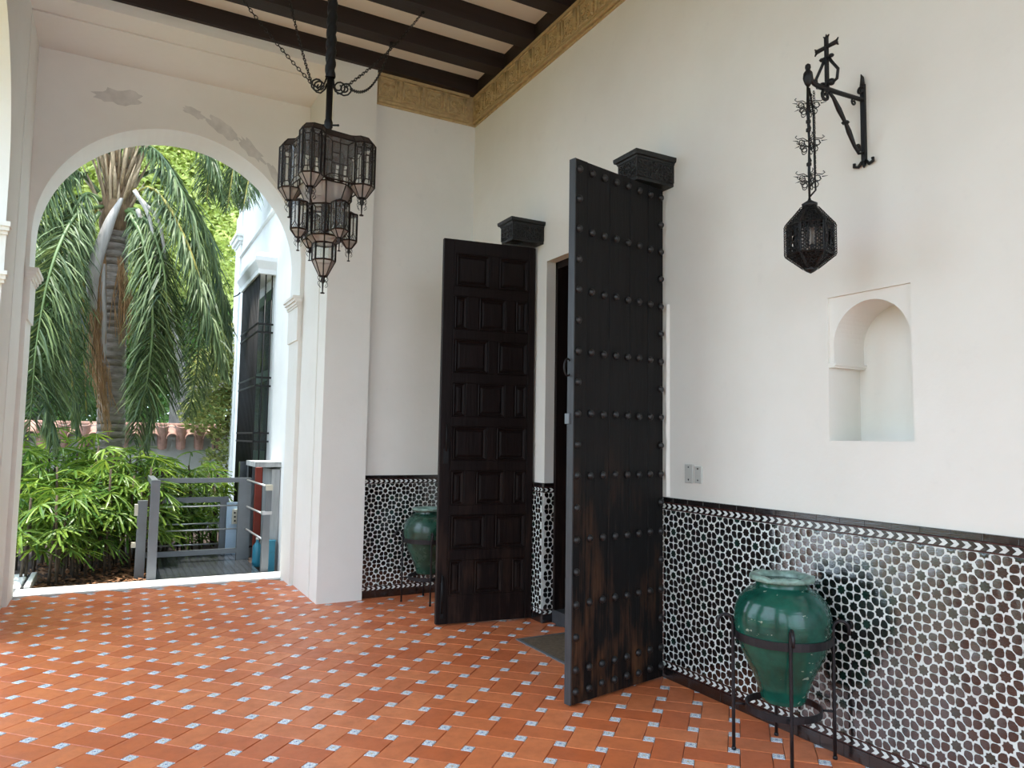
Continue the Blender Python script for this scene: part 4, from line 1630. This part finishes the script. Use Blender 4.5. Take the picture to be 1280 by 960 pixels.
FR_LIST = [
    (ctrl((128, 258, 10.9), (96, 268, 10.5), (66, 330, 10.0), (46, 430, 9.8), (36, 545, 9.7)), .72, 1.1),
    (ctrl((126, 250, 10.9), (104, 245, 10.7), (78, 300, 10.4), (66, 400, 10.2), (72, 520, 10.1)), .75, 1.2),
    (ctrl((124, 240, 11.0), (95, 215, 10.9), (60, 240, 10.6), (38, 310, 10.4), (28, 400, 10.3)), .70, 1.1),
    (ctrl((130, 215, 11.1), (108, 175, 11.0), (75, 185, 10.8), (50, 235, 10.6), (40, 300, 10.5)), .70, 1.0),
    (ctrl((120, 262, 10.9), (100, 285, 10.8), (92, 360, 10.6), (88, 450, 10.5), (98, 540, 10.5)), .60, 1.3),
    (ctrl((166, 238, 10.9), (196, 240, 10.6), (232, 300, 10.3), (262, 390, 10.2), (284, 470, 10.2)), .68, 1.2),
    (ctrl((160, 268, 10.8), (186, 280, 10.5), (206, 350, 10.2), (204, 450, 10.1), (180, 565, 10.1)), .70, 1.3),
    (ctrl((160, 262, 10.8), (178, 268, 10.7), (196, 330, 10.5), (206, 400, 10.4), (222, 490, 10.4)), .66, 1.3),
    (ctrl((158, 264, 10.8), (170, 272, 10.6), (182, 340, 10.4), (184, 420, 10.3), (165, 520, 10.3)), .55, 1.4),
    (ctrl((124, 266, 10.8), (88, 320, 10.3), (64, 400, 10.0), (58, 480, 9.9), (70, 560, 9.9)), .62, 1.2),
    (ctrl((126, 262, 11.2), (108, 300, 11.2), (104, 400, 11.2), (108, 520, 11.2)), .60, 1.3),
    (ctrl((164, 250, 11.2), (215, 270, 11.0), (244, 350, 10.9), (248, 440, 10.8), (236, 520, 10.8)), .66, 1.3),
    (ctrl((162, 268, 10.6), (178, 300, 10.3), (190, 380, 10.0), (186, 460, 9.9), (168, 550, 9.9)), .66, 1.4),
    (ctrl((166, 225, 11.2), (205, 215, 11.1), (250, 270, 11.0), (276, 360, 11.0), (288, 440, 11.0)), .64, 1.2),
    (ctrl((160, 200, 11.1), (190, 185, 10.9), (228, 240, 10.6), (256, 330, 10.5), (272, 430, 10.5)), .66, 1.2),
    (ctrl((150, 190, 11.0), (165, 120, 11.0), (210, 110, 10.9), (255, 170, 10.8), (280, 250, 10.8)), .60, 1.1),
    (ctrl((146, 190, 11.1), (152, 110, 11.3), (160, 40, 11.8)), .6, .7),
    (ctrl((138, 192, 11.1), (118, 120, 11.3), (90, 60, 11.6)), .6, .7),
]
for i, (c_, L_, dr_) in enumerate(FR_LIST):
    frond(palm, c_, 100 + i, L=L_ * .90, n=125, w=.021, droop=dr_, petiole=PETIOLE if i in (4, 5, 10) else RACHIS)
# dry boat-shaped spathes and hanging fruit stalks
for (c_, w_) in ((ctrl((152, 248, 10.75), (136, 280, 10.7), (118, 335, 10.7), (116, 372, 10.7), (122, 395, 10.7)), .058),
                 (ctrl((130, 330, 10.75), (128, 370, 10.75), (129, 420, 10.75), (131, 455, 10.75)), .035)):
    P = catmull(c_, 14)
    rings = []
    for i, p in enumerate(P):
        t = i / 14
        hw = w_ * (.25 + 1.1 * sin(pi * min(1, t * .95 + .05))) * (1 if t < .9 else .4)
        rings.append([p + V((hw * cos(a), -.05 * sin(a) * hw / w_, 0)) for a in [2 * pi * j / 10 for j in range(10)]])
    q = MB(); q.loft(rings, smooth=True); q.build('spathe', SPATHE, palm)
q = MB()
for (x0_, y0_, x1_, y1_, n_, sp) in ((128, 300, 118, 480, 90, 14), (150, 320, 160, 430, 80, 16), (98, 280, 84, 320, 40, 10), (120, 420, 132, 540, 60, 12)):
    for k_ in range(n_):
        a = at(x0_ + r6.uniform(-4, 4), y0_ + r6.uniform(0, 30), 10.78)
        b = at(x1_ + r6.gauss(0, sp * .6), y0_ + (y1_ - y0_) * r6.uniform(.5, 1.05), 10.7 + r6.uniform(-.1, .1))
        mid = a.lerp(b, .5) + V((r6.uniform(-.06, .06), r6.uniform(-.05, .05), .05))
        q.tube([a, mid, b], .0045, 3, cap=False)
q.build('fruit_stalk', STALK, palm, kind='stuff')
for c_ in (ctrl((168, 238, 10.5), (186, 270, 10.45), (193, 310, 10.4), (194, 345, 10.4)), ctrl((172, 262, 10.6), (180, 290, 10.55), (184, 330, 10.5)),
           ctrl((176, 250, 10.5), (198, 275, 10.45), (206, 320, 10.4), (208, 350, 10.4))):
    q = MB(); q.tube(catmull(c_, 8), [.030 * (1 - .07 * i) for i in range(9)], 6); q.build('petiole', SPATHE, palm)

nb_ = thing('palm_tree', 'palm crown hanging in from the upper right behind the arch top', 'palm', (2.9, 11.3, 6.0))
for i, c_ in enumerate((ctrl((380, 90, 11.2), (330, 130, 11.0), (298, 190, 10.9), (284, 260, 10.8)), ctrl((390, 80, 11.0), (345, 150, 10.8), (318, 200, 10.7), (305, 255, 10.6)),
                        ctrl((380, 60, 11.4), (300, 110, 11.2), (268, 180, 11.1), (258, 250, 11.1)))):
    frond(nb_, c_, 300 + i, L=.55, n=90, w=.022, droop=1.3)
q = MB(); q.tube([(2.95, 11.4, 8.0), (3.0, 11.4, 5.6)], .18, 10); q.build('trunk', BARK, nb_)


# ---- lady palms: fan leaves on thin canes
def fan_mesh(seed):
    r = random.Random(seed)
    mb = MB()
    n = r.choice((8, 9, 10, 11))
    for i in range(n):
        a = rad(-105 + 210 * i / (n - 1) + r.uniform(-6, 6))
        d = V((cos(a), sin(a), r.uniform(.0, .25)))
        L = r.uniform(.27, .37) * (1 - .25 * abs(a) / rad(105))
        side = V((-sin(a), cos(a), 0))
        c, cur = V((0, 0, 0)), d.normalized()
        vs = []
        ws = (.004, .0125, .013, .008)
        for s_ in range(4):
            vs += [c - side * ws[s_] + V((0, 0, .004)), c - V((0, 0, .003)), c + side * ws[s_] + V((0, 0, .004))]
            cur = (cur + V((0, 0, -1)) * r.uniform(.10, .28)).normalized()
            c = c + cur * L / 3.2
        fs = []
        for s_ in range(3):
            fs += [(3 * s_, 3 * s_ + 1, 3 * s_ + 4, 3 * s_ + 3), (3 * s_ + 1, 3 * s_ + 2, 3 * s_ + 5, 3 * s_ + 4)]
        mb.add(vs, fs)
    return mb.mesh('leaf', LADY)


FANS = [fan_mesh(s) for s in range(6)]
r7 = random.Random(77)


def lady_palm(x, y, h, canes, lab, spread=.28, leaves=7, low=.35):
    k = thing('lady_palm', lab, 'shrub', (x, y, -.1), 'lady palms planted behind the sill')
    for c in range(canes):
        bx, by = x + r7.uniform(-spread, spread), y + r7.uniform(-spread * .7, spread * .7)
        hh = h * r7.uniform(.72, 1.0)
        tx, ty = bx + r7.uniform(-.12, .12), by + r7.uniform(-.12, .08)
        q = MB()
        q.tube([V((bx, by, -.14)), V(((bx + tx) / 2 + r7.uniform(-.03, .03), (by + ty) / 2, hh * .45)), V((tx, ty, hh - .12))], [.017, .015, .012], 6)
        cane = q.build('cane', CANE, k)
        for i in range(leaves):
            t = low + (1 - low) * i / max(1, leaves - 1)
            base = V((bx + (tx - bx) * t, by + (ty - by) * t, -.1 + (hh - .05) * t))
            a = i * 2.4 + r7.uniform(-.5, .5)
            el = r7.uniform(.35, 1.0)
            d = V((cos(a) * cos(el), sin(a) * cos(el), sin(el)))
            L = r7.uniform(.14, .26)
            tip = base + d * L
            q = MB(); q.tube([base, base.lerp(tip, .5) + V((0, 0, .015)), tip], .0042, 4, cap=False)
            q.build('petiole', LADY, cane)
            o = link('leaf', r7.choice(FANS), cane, tip)
            s_ = r7.uniform(.8, 1.12)
            o.scale = (s_, s_, s_)
            o.rotation_euler = (r7.uniform(-.35, .35), r7.uniform(-.1, .75), a)


LP = [(-.62, 9.15, 1.02, 4, 'low lady palm clump by the foot of the left pier'),
      (-.58, 9.75, 1.42, 5, 'tall lady palm clump behind the left pier, pale fronds at the top'),
      (-.20, 9.35, 1.08, 5, 'middle lady palm clump at the front of the bed'),
      (-.12, 10.0, 1.50, 6, 'tallest lady palm clump in front of the palm trunk'),
      (.18, 9.55, 1.25, 5, 'lady palm clump beside the grey lift rail, at the front'),
      (.36, 10.3, 1.38, 5, 'lady palm clump rising behind the corner of the lift rail'),
      (-.95, 10.4, 1.55, 5, 'lady palm clump at the far left of the bed'),
      (.78, 10.9, 1.22, 5, 'lady palm clump seen over the top rail of the lift'),
      (1.15, 11.5, 1.10, 4, 'lady palm clump near the creeper on the garden wall'),
      (.55, 11.9, 1.30, 4, 'lady palm clump at the back by the garden wall'),
      (-.35, 10.9, 1.50, 6, 'lady palm clump directly behind the tallest clump'),
      (.15, 11.2, 1.40, 5, 'lady palm clump at the right foot of the palm trunk'),
      (-.95, 11.3, 1.45, 5, 'lady palm clump behind the far left one, by the garden wall'),
      (.85, 10.75, .62, 3, 'low lady palm seen between the lower rods of the lift')]
for (x, y, h, c, lab) in LP:
    lady_palm(x, y, h, c + 2, lab, leaves=7)


# ---- trees behind, creeper on the wall
def leaf_cloud(mb, c, rx, ry, rz, n, size, r, shell=.35):
    for _ in range(n):
        while True:
            p = V((r.uniform(-1, 1), r.uniform(-1, 1), r.uniform(-1, 1)))
            if shell < p.length < 1:
                break
        q = V((c[0] + p.x * rx, c[1] + p.y * ry, c[2] + p.z * rz))
        u = V((r.gauss(0, 1), r.gauss(0, 1), r.gauss(0, .5))).normalized()
        w = u.cross(V((r.gauss(0, 1), r.gauss(0, 1), r.gauss(0, 1)))).normalized()
        s_ = size * r.uniform(.6, 1.25)
        mb.add([q - u * s_, q - w * s_ * .42, q + u * s_, q + w * s_ * .42], [(0, 1, 2, 3)])


def tree(lab, base, trunk_pts, trunk_r, blobs, n, size, mat, seed, branches=()):
    r = random.Random(seed)
    k = thing('garden_tree', lab, 'tree', base)
    q = MB(); q.tube(trunk_pts, trunk_r, 10); q.build('trunk', TRUNK, k)
    for bpts, br in branches:
        q = MB(); q.tube(bpts, br, 8); q.build('branch', TRUNK, k)
    mb = MB()
    tot = sum(b[3] * b[4] * b[5] for b in blobs)
    for (x, y, z, rx, ry, rz) in blobs:
        leaf_cloud(mb, (x, y, z), rx, ry, rz, int(n * rx * ry * rz / tot), size, r)
    mb.build('leaves', mat, k, kind='stuff')
    return k


tb = at(222, 528, 16.5)
tree('yellow-green sunlit tree filling the top of the arch behind the palm', (tb.x, 16.5, -.1),
     [(tb.x, 16.5, -.1), (tb.x + .02, 16.5, 1.9), at(226, 485, 16.5), at(215, 440, 16.6), at(205, 380, 16.8)], [.22, .19, .21, .18, .12],
     [(.6, 17.5, 6.6, 1.9, 1.2, 1.5), (1.9, 17.3, 5.6, 1.4, 1.1, 1.3), (-.8, 18, 5.8, 1.7, 1.2, 1.6), (1.2, 18.6, 4.6, 1.8, .8, 1.4), (-.4, 19.0, 4.4, 1.8, .8, 1.4), (1.0, 17.6, 8.2, 2.2, 1.4, 1.4), (2.2, 17.8, 7.4, 1.6, 1.3, 1.5), (-.6, 17.8, 7.8, 1.7, 1.3, 1.4)],
     80000, .078, YLEAF, 31, [([at(224, 496, 16.5), at(250, 488, 16.4), at(285, 476, 16.3)], [.18, .15, .11]), ([at(215, 440, 16.6), at(180, 400, 16.7)], [.1, .06])])
tree('mid green leafy tree low behind the garden wall', (-1.5, 18.5, -.1), [(-1.5, 18.5, -.1), (-1.4, 18.6, 3.0)], [.2, .12],
     [(-1.8, 18.6, 3.4, 1.9, 1.1, 1.9), (.4, 19.0, 4.0, 1.5, 1.0, 1.6), (1.9, 18.5, 4.2, 1.2, .9, 1.3), (-1.5, 19.4, 6.5, 2.4, 1.2, 2.2), (1.2, 18.9, 2.8, 1.4, .8, .8), (-.4, 19.4, 2.6, 2.2, .8, 1.1), (2.4, 20, 3.4, 1.4, .8, 2.0)], 52000, .095, GLEAF, 32)
tree('darker tree further back at the left behind the palm fronds', (-4.0, 20.0, -.1), [(-4, 20, -.1), (-3.9, 20, 4)], [.25, .15],
     [(-3.2, 20.0, 3.6, 2.2, 1.1, 3.0), (-3.4, 20.5, 8.0, 2.8, 1.3, 2.4), (0.0, 21.0, 9.5, 3.5, 1.4, 2.4), (.5, 22, 4.5, 3.6, .9, 3.6)], 30000, .16, GLEAF, 33)

gw = thing('garden_wall', 'grey rendered garden wall capped with curved clay tiles', 'wall', (-1, 14, -.1))
q = MB(); q.box((-7, 13.98, -.2), (1.84, 14.25, 1.47)); q.box((-7, 13.955, 1.285), (1.84, 13.99, 1.305)); q.box((-7, 14.02, 1.46), (1.84, 14.2, 1.64)); q.box((-7, 13.90, 1.41), (1.84, 14.02, 1.47))
q.build('wall_body', WALLG, gw)
q = MB()
N = 12
for sgn in (1,):
    n_ = 8
    vs = []
    for (y, z, r_) in ((13.80, 0.0, .092), (14.14, .19, .075)):
        vs += [V((r_ * cos(pi * i / n_), y - 14.0, z + r_ * sin(pi * i / n_))) for i in range(n_ + 1)]
        vs += [V(((r_ - .014) * cos(pi * i / n_), y - 14.0, z + (r_ - .014) * sin(pi * i / n_))) for i in range(n_ + 1)]
    k1, k2 = n_ + 1, 2 * (n_ + 1)
    fs = []
    for i in range(n_):
        fs += [(i, i + 1, k2 + i + 1, k2 + i), (k1 + i, k1 + i + 1, k2 + k1 + i + 1, k2 + k1 + i), (i, i + 1, k1 + i + 1, k1 + i), (k2 + i, k2 + i + 1, k2 + k1 + i + 1, k2 + k1 + i)]
    q.add(vs, fs, smooth=False)
RT = q.mesh('roof_tile', CLAY)
x = 1.76
while x > -2.6:
    link('roof_tile', RT, gw, (x, 14.0, 1.43 + rng.uniform(-.008, .008)), rot=(0, 0, rng.uniform(-.03, .03)))
    o = link('pan_tile', RT, gw, (x - .145, 14.0, 1.50), rot=(pi * 0, pi, 0))
    o.rotation_euler = (rad(58), pi, 0)
    x -= .29
q = MB(); q.tube([(-7, 14.15, 1.655), (1.84, 14.15, 1.655)], .05, 10); q.build('ridge', CLAY, gw)
q = MB()
rc = random.Random(41)
for (px_, py_, sx_, sz_, n_) in ((272, 470, .55, .55, 1500), (268, 515, .6, .45, 1300), (284, 560, .35, .4, 450), (264, 585, .2, .3, 130), (288, 610, .2, .4, 160), (288, 440, .3, .5, 500)):
    c = at(px_, py_, 13.55)
    leaf_cloud(q, (c.x, 13.6, c.z), sx_, .28, sz_, n_, .055, rc, 0)
ck = thing('creeper', 'loose creeper with small yellow-green leaves at the right end of the garden wall', 'creeper', (1.6, 13.7, -.1))
q.build('leaves', CREEP, ck, kind='stuff')
q = MB()
for c_ in (ctrl((292, 600, 13.6), (272, 578, 13.7), (268, 555, 13.75), (275, 535, 13.75), (285, 520, 13.7)), ctrl((291, 640, 13.5), (294, 560, 13.6), (289, 500, 13.6), (290, 440, 13.6))):
    q.tube(catmull(c_, 12), .018, 5)
for _ in range(14):
    a = at(rc.uniform(278, 294), rc.uniform(470, 620), 13.6)
    q.tube([a, a + V((rc.uniform(-.35, .1), rc.uniform(-.1, .1), rc.uniform(.1, .45)))], .007, 4)
q.build('stems', CANE, ck, kind='stuff')

# ---- the house wing on the right of the garden
HXW = 1.80
hs = thing('house_wing', 'white house wing with a tall grilled window beyond the arch', 'building', (HXW, 11, -.2))
q = MB()
q.box((HXW, 8.19, -.2), (6.0, 13.72, 6.3))
q.build('wall', HOUSE_WHITE, hs)
q = MB()
for (z0, z1, pr) in ((4.56, 4.60, .045), (4.60, 4.63, .03), (5.42, 5.47, .09), (5.47, 5.53, .13), (5.38, 5.42, .05)):
    q.box((HXW - pr, 8.3, z0), (HXW + .01, 13.2, z1))
q.box((HXW - .03, 13.20, -.1), (HXW + .01, 13.74, 4.80))
for (z0, z1, pr) in ((4.80, 4.85, .05), (4.85, 4.92, .09), (4.92, 4.97, .12), (4.97, 5.38, .03)):
    q.box((HXW - pr, 13.2 - pr, z0), (HXW + .01, 13.74 + pr, z1))
q.build('moulding', HOUSE_WHITE, hs)
WY0, WY1 = 10.02, 11.45
GXX = 1.605
q = MB()
rings = []
for (pr, z) in ((0.0, 3.64), (.03, 3.64), (.03, 3.70), (.05, 3.74), (.085, 3.80), (.085, 3.86), (.06, 3.90), (0, 3.93)):
    rings.append([V(p + (z,)) for p in ((GXX - pr, WY0 - .03 - pr), (HXW + .01, WY0 - .03 - pr), (HXW + .01, WY1 + .03 + pr), (GXX - pr, WY1 + .03 + pr))])
q.loft(rings); q.add(rings[0], [(0, 1, 2, 3)]); q.add(rings[-1], [(0, 1, 2, 3)])
q.build('window_hood', HOUSE_WHITE, hs)
q = MB(); q.box((HXW - .004, WY0 + .12, .1), (HXW + .02, WY1 - .12, 3.5)); wn = q.build('window', SHUTTER, hs)
q = MB()
for y0 in (WY0 + .16, WY0 + .74):
    for z0 in (.2, 1.3, 2.4):
        q.box((HXW - .012, y0, z0), (HXW, y0 + .5, z0 + .95))
q.build('pane', m_glass('window_glass', (.25, .3, .28), .3), wn)
q = MB()
ny_ = 17
for i in range(ny_):
    y = WY0 + .01 + (WY1 - WY0 - .02) * i / (ny_ - 1)
    q.tube([(GXX, y, .06), (GXX, y, 3.64)], .0095, 5)
for i in range(1, 3):
    x_ = GXX + (HXW - GXX) * i / 2.4
    q.tube([(x_, WY0 + .01, .06), (x_, WY0 + .01, 3.64)], .009, 5)
for z in (.08, 1.43, 1.54, 2.16, 2.27, 2.87, 2.98):
    q.box((GXX - .012, WY0 - .02, z - .012), (GXX + .012, WY1 + .02, z + .012))
    q.box((GXX, WY0 - .004, z - .012), (HXW, WY0 + .02, z + .012))
q.build('window_grille', IRON, hs, kind='stuff')
q = MB(); q.tube([at(292, 371, 13.2), at(297, 369, 13.0), at(300, 366, 12.6)], .012, 5); q.build('lamp_arm', IRON, hs)

# ---- platform lift at the sill
LZ = lambda px, py, y: at(px, py, y)
lf = thing('platform_lift', 'grey steel platform lift with barred gates standing at the sill', 'lift', (.95, 9.4, 0))
q = MB(); q.slab(lambda u, v, d: V((.965 + u, 9.37 + v, d)), 1.10, 1.66, -.06, -.004, .006)
for j in range(26):
    for i in range(17):
        x_, y_ = .46 + i * .0625, 8.60 + j * .0625
        s_ = .018
        a = pi / 4 if (i + j) % 2 else -pi / 4
        q.add([(x_ + s_ * cos(a), y_ + s_ * sin(a), -.001), (x_ - .006 * sin(a), y_ + .006 * cos(a), 0), (x_ - s_ * cos(a), y_ - s_ * sin(a), -.001), (x_ + .006 * sin(a), y_ - .006 * cos(a), 0)], [(0, 1, 2, 3)])
q.build('deck', STEEL_DARK, lf)
yg = 9.60
q = MB(); q.box((.375, 8.525, -.05), (.462, 8.60, 1.022)); q.build('post', STEEL, lf)
ptx = at(304, 650, yg).x
q = MB(); q.box((ptx - .07, yg - .03, -.02), (ptx + .075, yg + .03, .985)); q.build('post', STEEL, lf)
zr = at(250, 600.5, yg).z
gate = MB(); gate.box((.40, yg - .02, zr - .028), (ptx, yg + .02, zr + .028)); gate = gate.build('gate', STEEL, lf)
q = MB(); zb_ = at(250, 690.5, yg).z; q.box((.40, yg - .02, zb_ - .03), (ptx, yg + .02, zb_ + .03)); q.build('bottom_rail', STEEL, gate)
for py_ in (632.5, 662.0):
    z = at(260, py_, yg).z
    q = MB(); q.tube([(.40, yg, z), (ptx, yg, z)], .010, 6); q.build('rod', STEEL_BRIGHT, gate)
q = MB(); q.box((.383, 8.55, .965), (.445, 9.62, 1.022)); q.build('side_rail', STEEL, lf)
for z in (.13, .38, .62, .82):
    q = MB(); q.tube([(.412, 8.60, z), (.412, 9.6, z)], .010, 6); q.build('rod', STEEL_BRIGHT, lf)
yb2 = 10.22
zr2 = at(240, 625, yb2).z
xl2 = at(190, 625, yb2).x
p2x = at(279, 660, yb2).x
q = MB(); q.box((xl2 - .1, yb2 - .02, zr2 - .034), (p2x, yb2 + .02, zr2 + .034)); back = q.build('back_panel', STEEL, lf)
q = MB(); q.box((p2x - .05, yb2 - .025, -.05), (p2x + .05, yb2 + .025, zr2 + .034)); q.build('post', STEEL, back)
for py_ in (655, 681):
    z = at(240, py_, yb2).z
    q = MB(); q.tube([(xl2 - .1, yb2, z), (p2x, yb2, z)], .011, 6); q.build('rod', STEEL_BRIGHT, back)
q = MB(); z = at(240, 694, yb2).z; q.box((xl2 - .1, yb2 - .02, z - .035), (p2x, yb2 + .02, z + .035)); q.build('bottom_rail', STEEL, back)
xq = at(177, 650, 9.0).x
q = MB(); q.box((xq - .045, 8.98, -.35), (xq + .05, 9.07, at(177, 626, 9.0).z)); q.build('post', STEEL, lf)
q = MB(); q.box((xq - .075, 8.97, .62), (xq - .04, 9.06, .74)); q.build('bracket', CREAM, lf)
q = MB(); q.box((xq - .09, 8.97, .28), (xq - .045, 9.06, .33)); q.build('bracket', CREAM, lf)
xm0, xm1 = at(297, 640, 10.35).x, at(317, 640, 10.35).x
zm = at(305, 577, 10.3).z
q = MB(); q.box((xm0, 10.32, -.1), (xm0 + (xm1 - xm0) * .46, 10.42, zm)); q.build('mast', STEEL_DARK, lf)
q = MB(); q.box((xm0 + (xm1 - xm0) * .46, 10.26, -.1), (xm1, 10.42, zm)); q.build('mast_cover', STEEL, lf)
xc0, xc1 = at(283, 650, 10.05).x, at(298, 650, 10.05).x
q = MB(); q.box((xc0, 10.05, -.02), (xc1, 10.09, at(290, 628, 10.05).z)); cp = q.build('side_panel', PANELB, lf)
q = MB(); xk = at(294, 645, 10.0).x; q.box((xk - .035, 10.0, at(294, 655, 10).z), (xk + .035, 10.05, at(294, 637, 10).z)); ct = q.build('control_box', CREAM, lf)
q = MB()
for py_ in (641, 646, 651):
    c = at(293.5, py_, 9.995)
    q.lathe([(.012, 0), (.012, .008), (.001, .01)], 8)
    n_ = len(q.v) - 24
    for i in range(n_, len(q.v)):
        vx, vy, vz = q.v[i]
        q.v[i] = (c.x + vx, c.y - vz, c.z + vy)
q.build('button', DARK, ct, kind='stuff')
xr_ = at(331, 680, 8.60).x
q = MB(); q.box((xr_ - .038, 8.56, -.02), (xr_ + .038, 8.63, at(331, 641, 8.6).z)); pr_ = q.build('near_post', STEEL, lf)
q = MB(); q.box((xr_ - .05, 8.55, at(331, 643, 8.6).z), (xr_ + .055, 8.64, at(331, 639, 8.6).z)); q.build('cap', STEEL_BRIGHT, pr_)
q = MB(); q.box((xr_ - .012, 8.57, at(331, 639, 8.6).z), (xr_ + .05, 8.63, at(331, 609, 8.6).z)); q.build('upper_post', STEEL, pr_)
q = MB(); q.box((xr_ - .014, 8.56, at(331, 613, 8.6).z), (xr_ + .056, 8.625, at(331, 606, 8.6).z)); q.build('lock_plate', CREAM, pr_)
for (x0_, y0_, x1_, y1_) in ((309, 600, 331, 607), (308, 633, 328, 642), (307, 661, 328, 674)):
    q = MB(); q.tube([at(x0_, y0_, yg), at(x1_, y1_, 8.60)], .012, 6); q.build('rod', STEEL_BRIGHT, lf)

k = thing('post', 'red painted post standing between the lift mast and the weathered cabinet', 'post', (1.6, 10.0, -.1))
xa, xb = at(318, 640, 9.95).x, at(326, 640, 9.95).x
q = MB(); q.slab(lambda u, v, d: V(((xa + xb) / 2 + u, 9.98 + v, d)), xb - xa, .08, -.1, at(320, 584, 9.95).z, .004); q.build('shaft', REDP, k)
k = thing('cabinet', 'weathered grey outdoor cabinet against the house wall beside the lift', 'cabinet', (1.75, 9.4, -.1))
q = MB(); q.box((1.70, 9.15, -.1), (1.795, 9.75, at(342, 586, 9.3).z)); q.build('body', WORN, k)
q = MB(); zt_ = at(340, 580, 9.3).z; q.box((1.50, 9.12, zt_ - .03), (1.798, 9.80, zt_ + .03)); q.build('top', WORN, k)
k = thing('water_bottle', 'blue plastic bottle on the ground behind the right lift post', 'bottle', (1.56, 9.3, -.08))
c = at(322, 672, 9.3)
q = MB(); q.lathe([(.05, -.06), (.055, -.04), (.055, .16), (.05, .19), (.02, .23), (.018, .26)], 12, (c.x, 9.3, 0)); q.build('body', BLUE, k)
q = MB(); q.lathe([(.021, .26), (.021, .285)], 10, (c.x, 9.3, 0)); q.build('lid', SILL, k)
k = thing('crate', 'small teal plastic crate at the foot of the weathered cabinet', 'crate', (1.66, 9.2, -.08))
c = at(338, 684, 9.1)
q = MB(); q.box((c.x - .03, 9.08, c.z - .06), (c.x + .05, 9.14, c.z + .07)); q.box((c.x - .035, 9.07, c.z + .07), (c.x + .055, 9.15, c.z + .082)); q.box((c.x - .03, 9.08, -.1), (c.x + .05, 9.14, c.z - .061)); q.build('body', BLUE, k)

# ---- hedge that closes the lawn on the arcade side
mb = MB()
rh = random.Random(51)
for k_ in range(26):
    leaf_cloud(mb, (-12.5 + rh.uniform(-.4, .4), -14 + k_ * 1.05, 1.0), 1.1, 1.1, 1.5, 420, .16, rh, .3)
tag(mb.build('garden_hedge', GLEAF, kind='stuff'), 'long dense green hedge closing the lawn beyond the arcade', 'hedge')
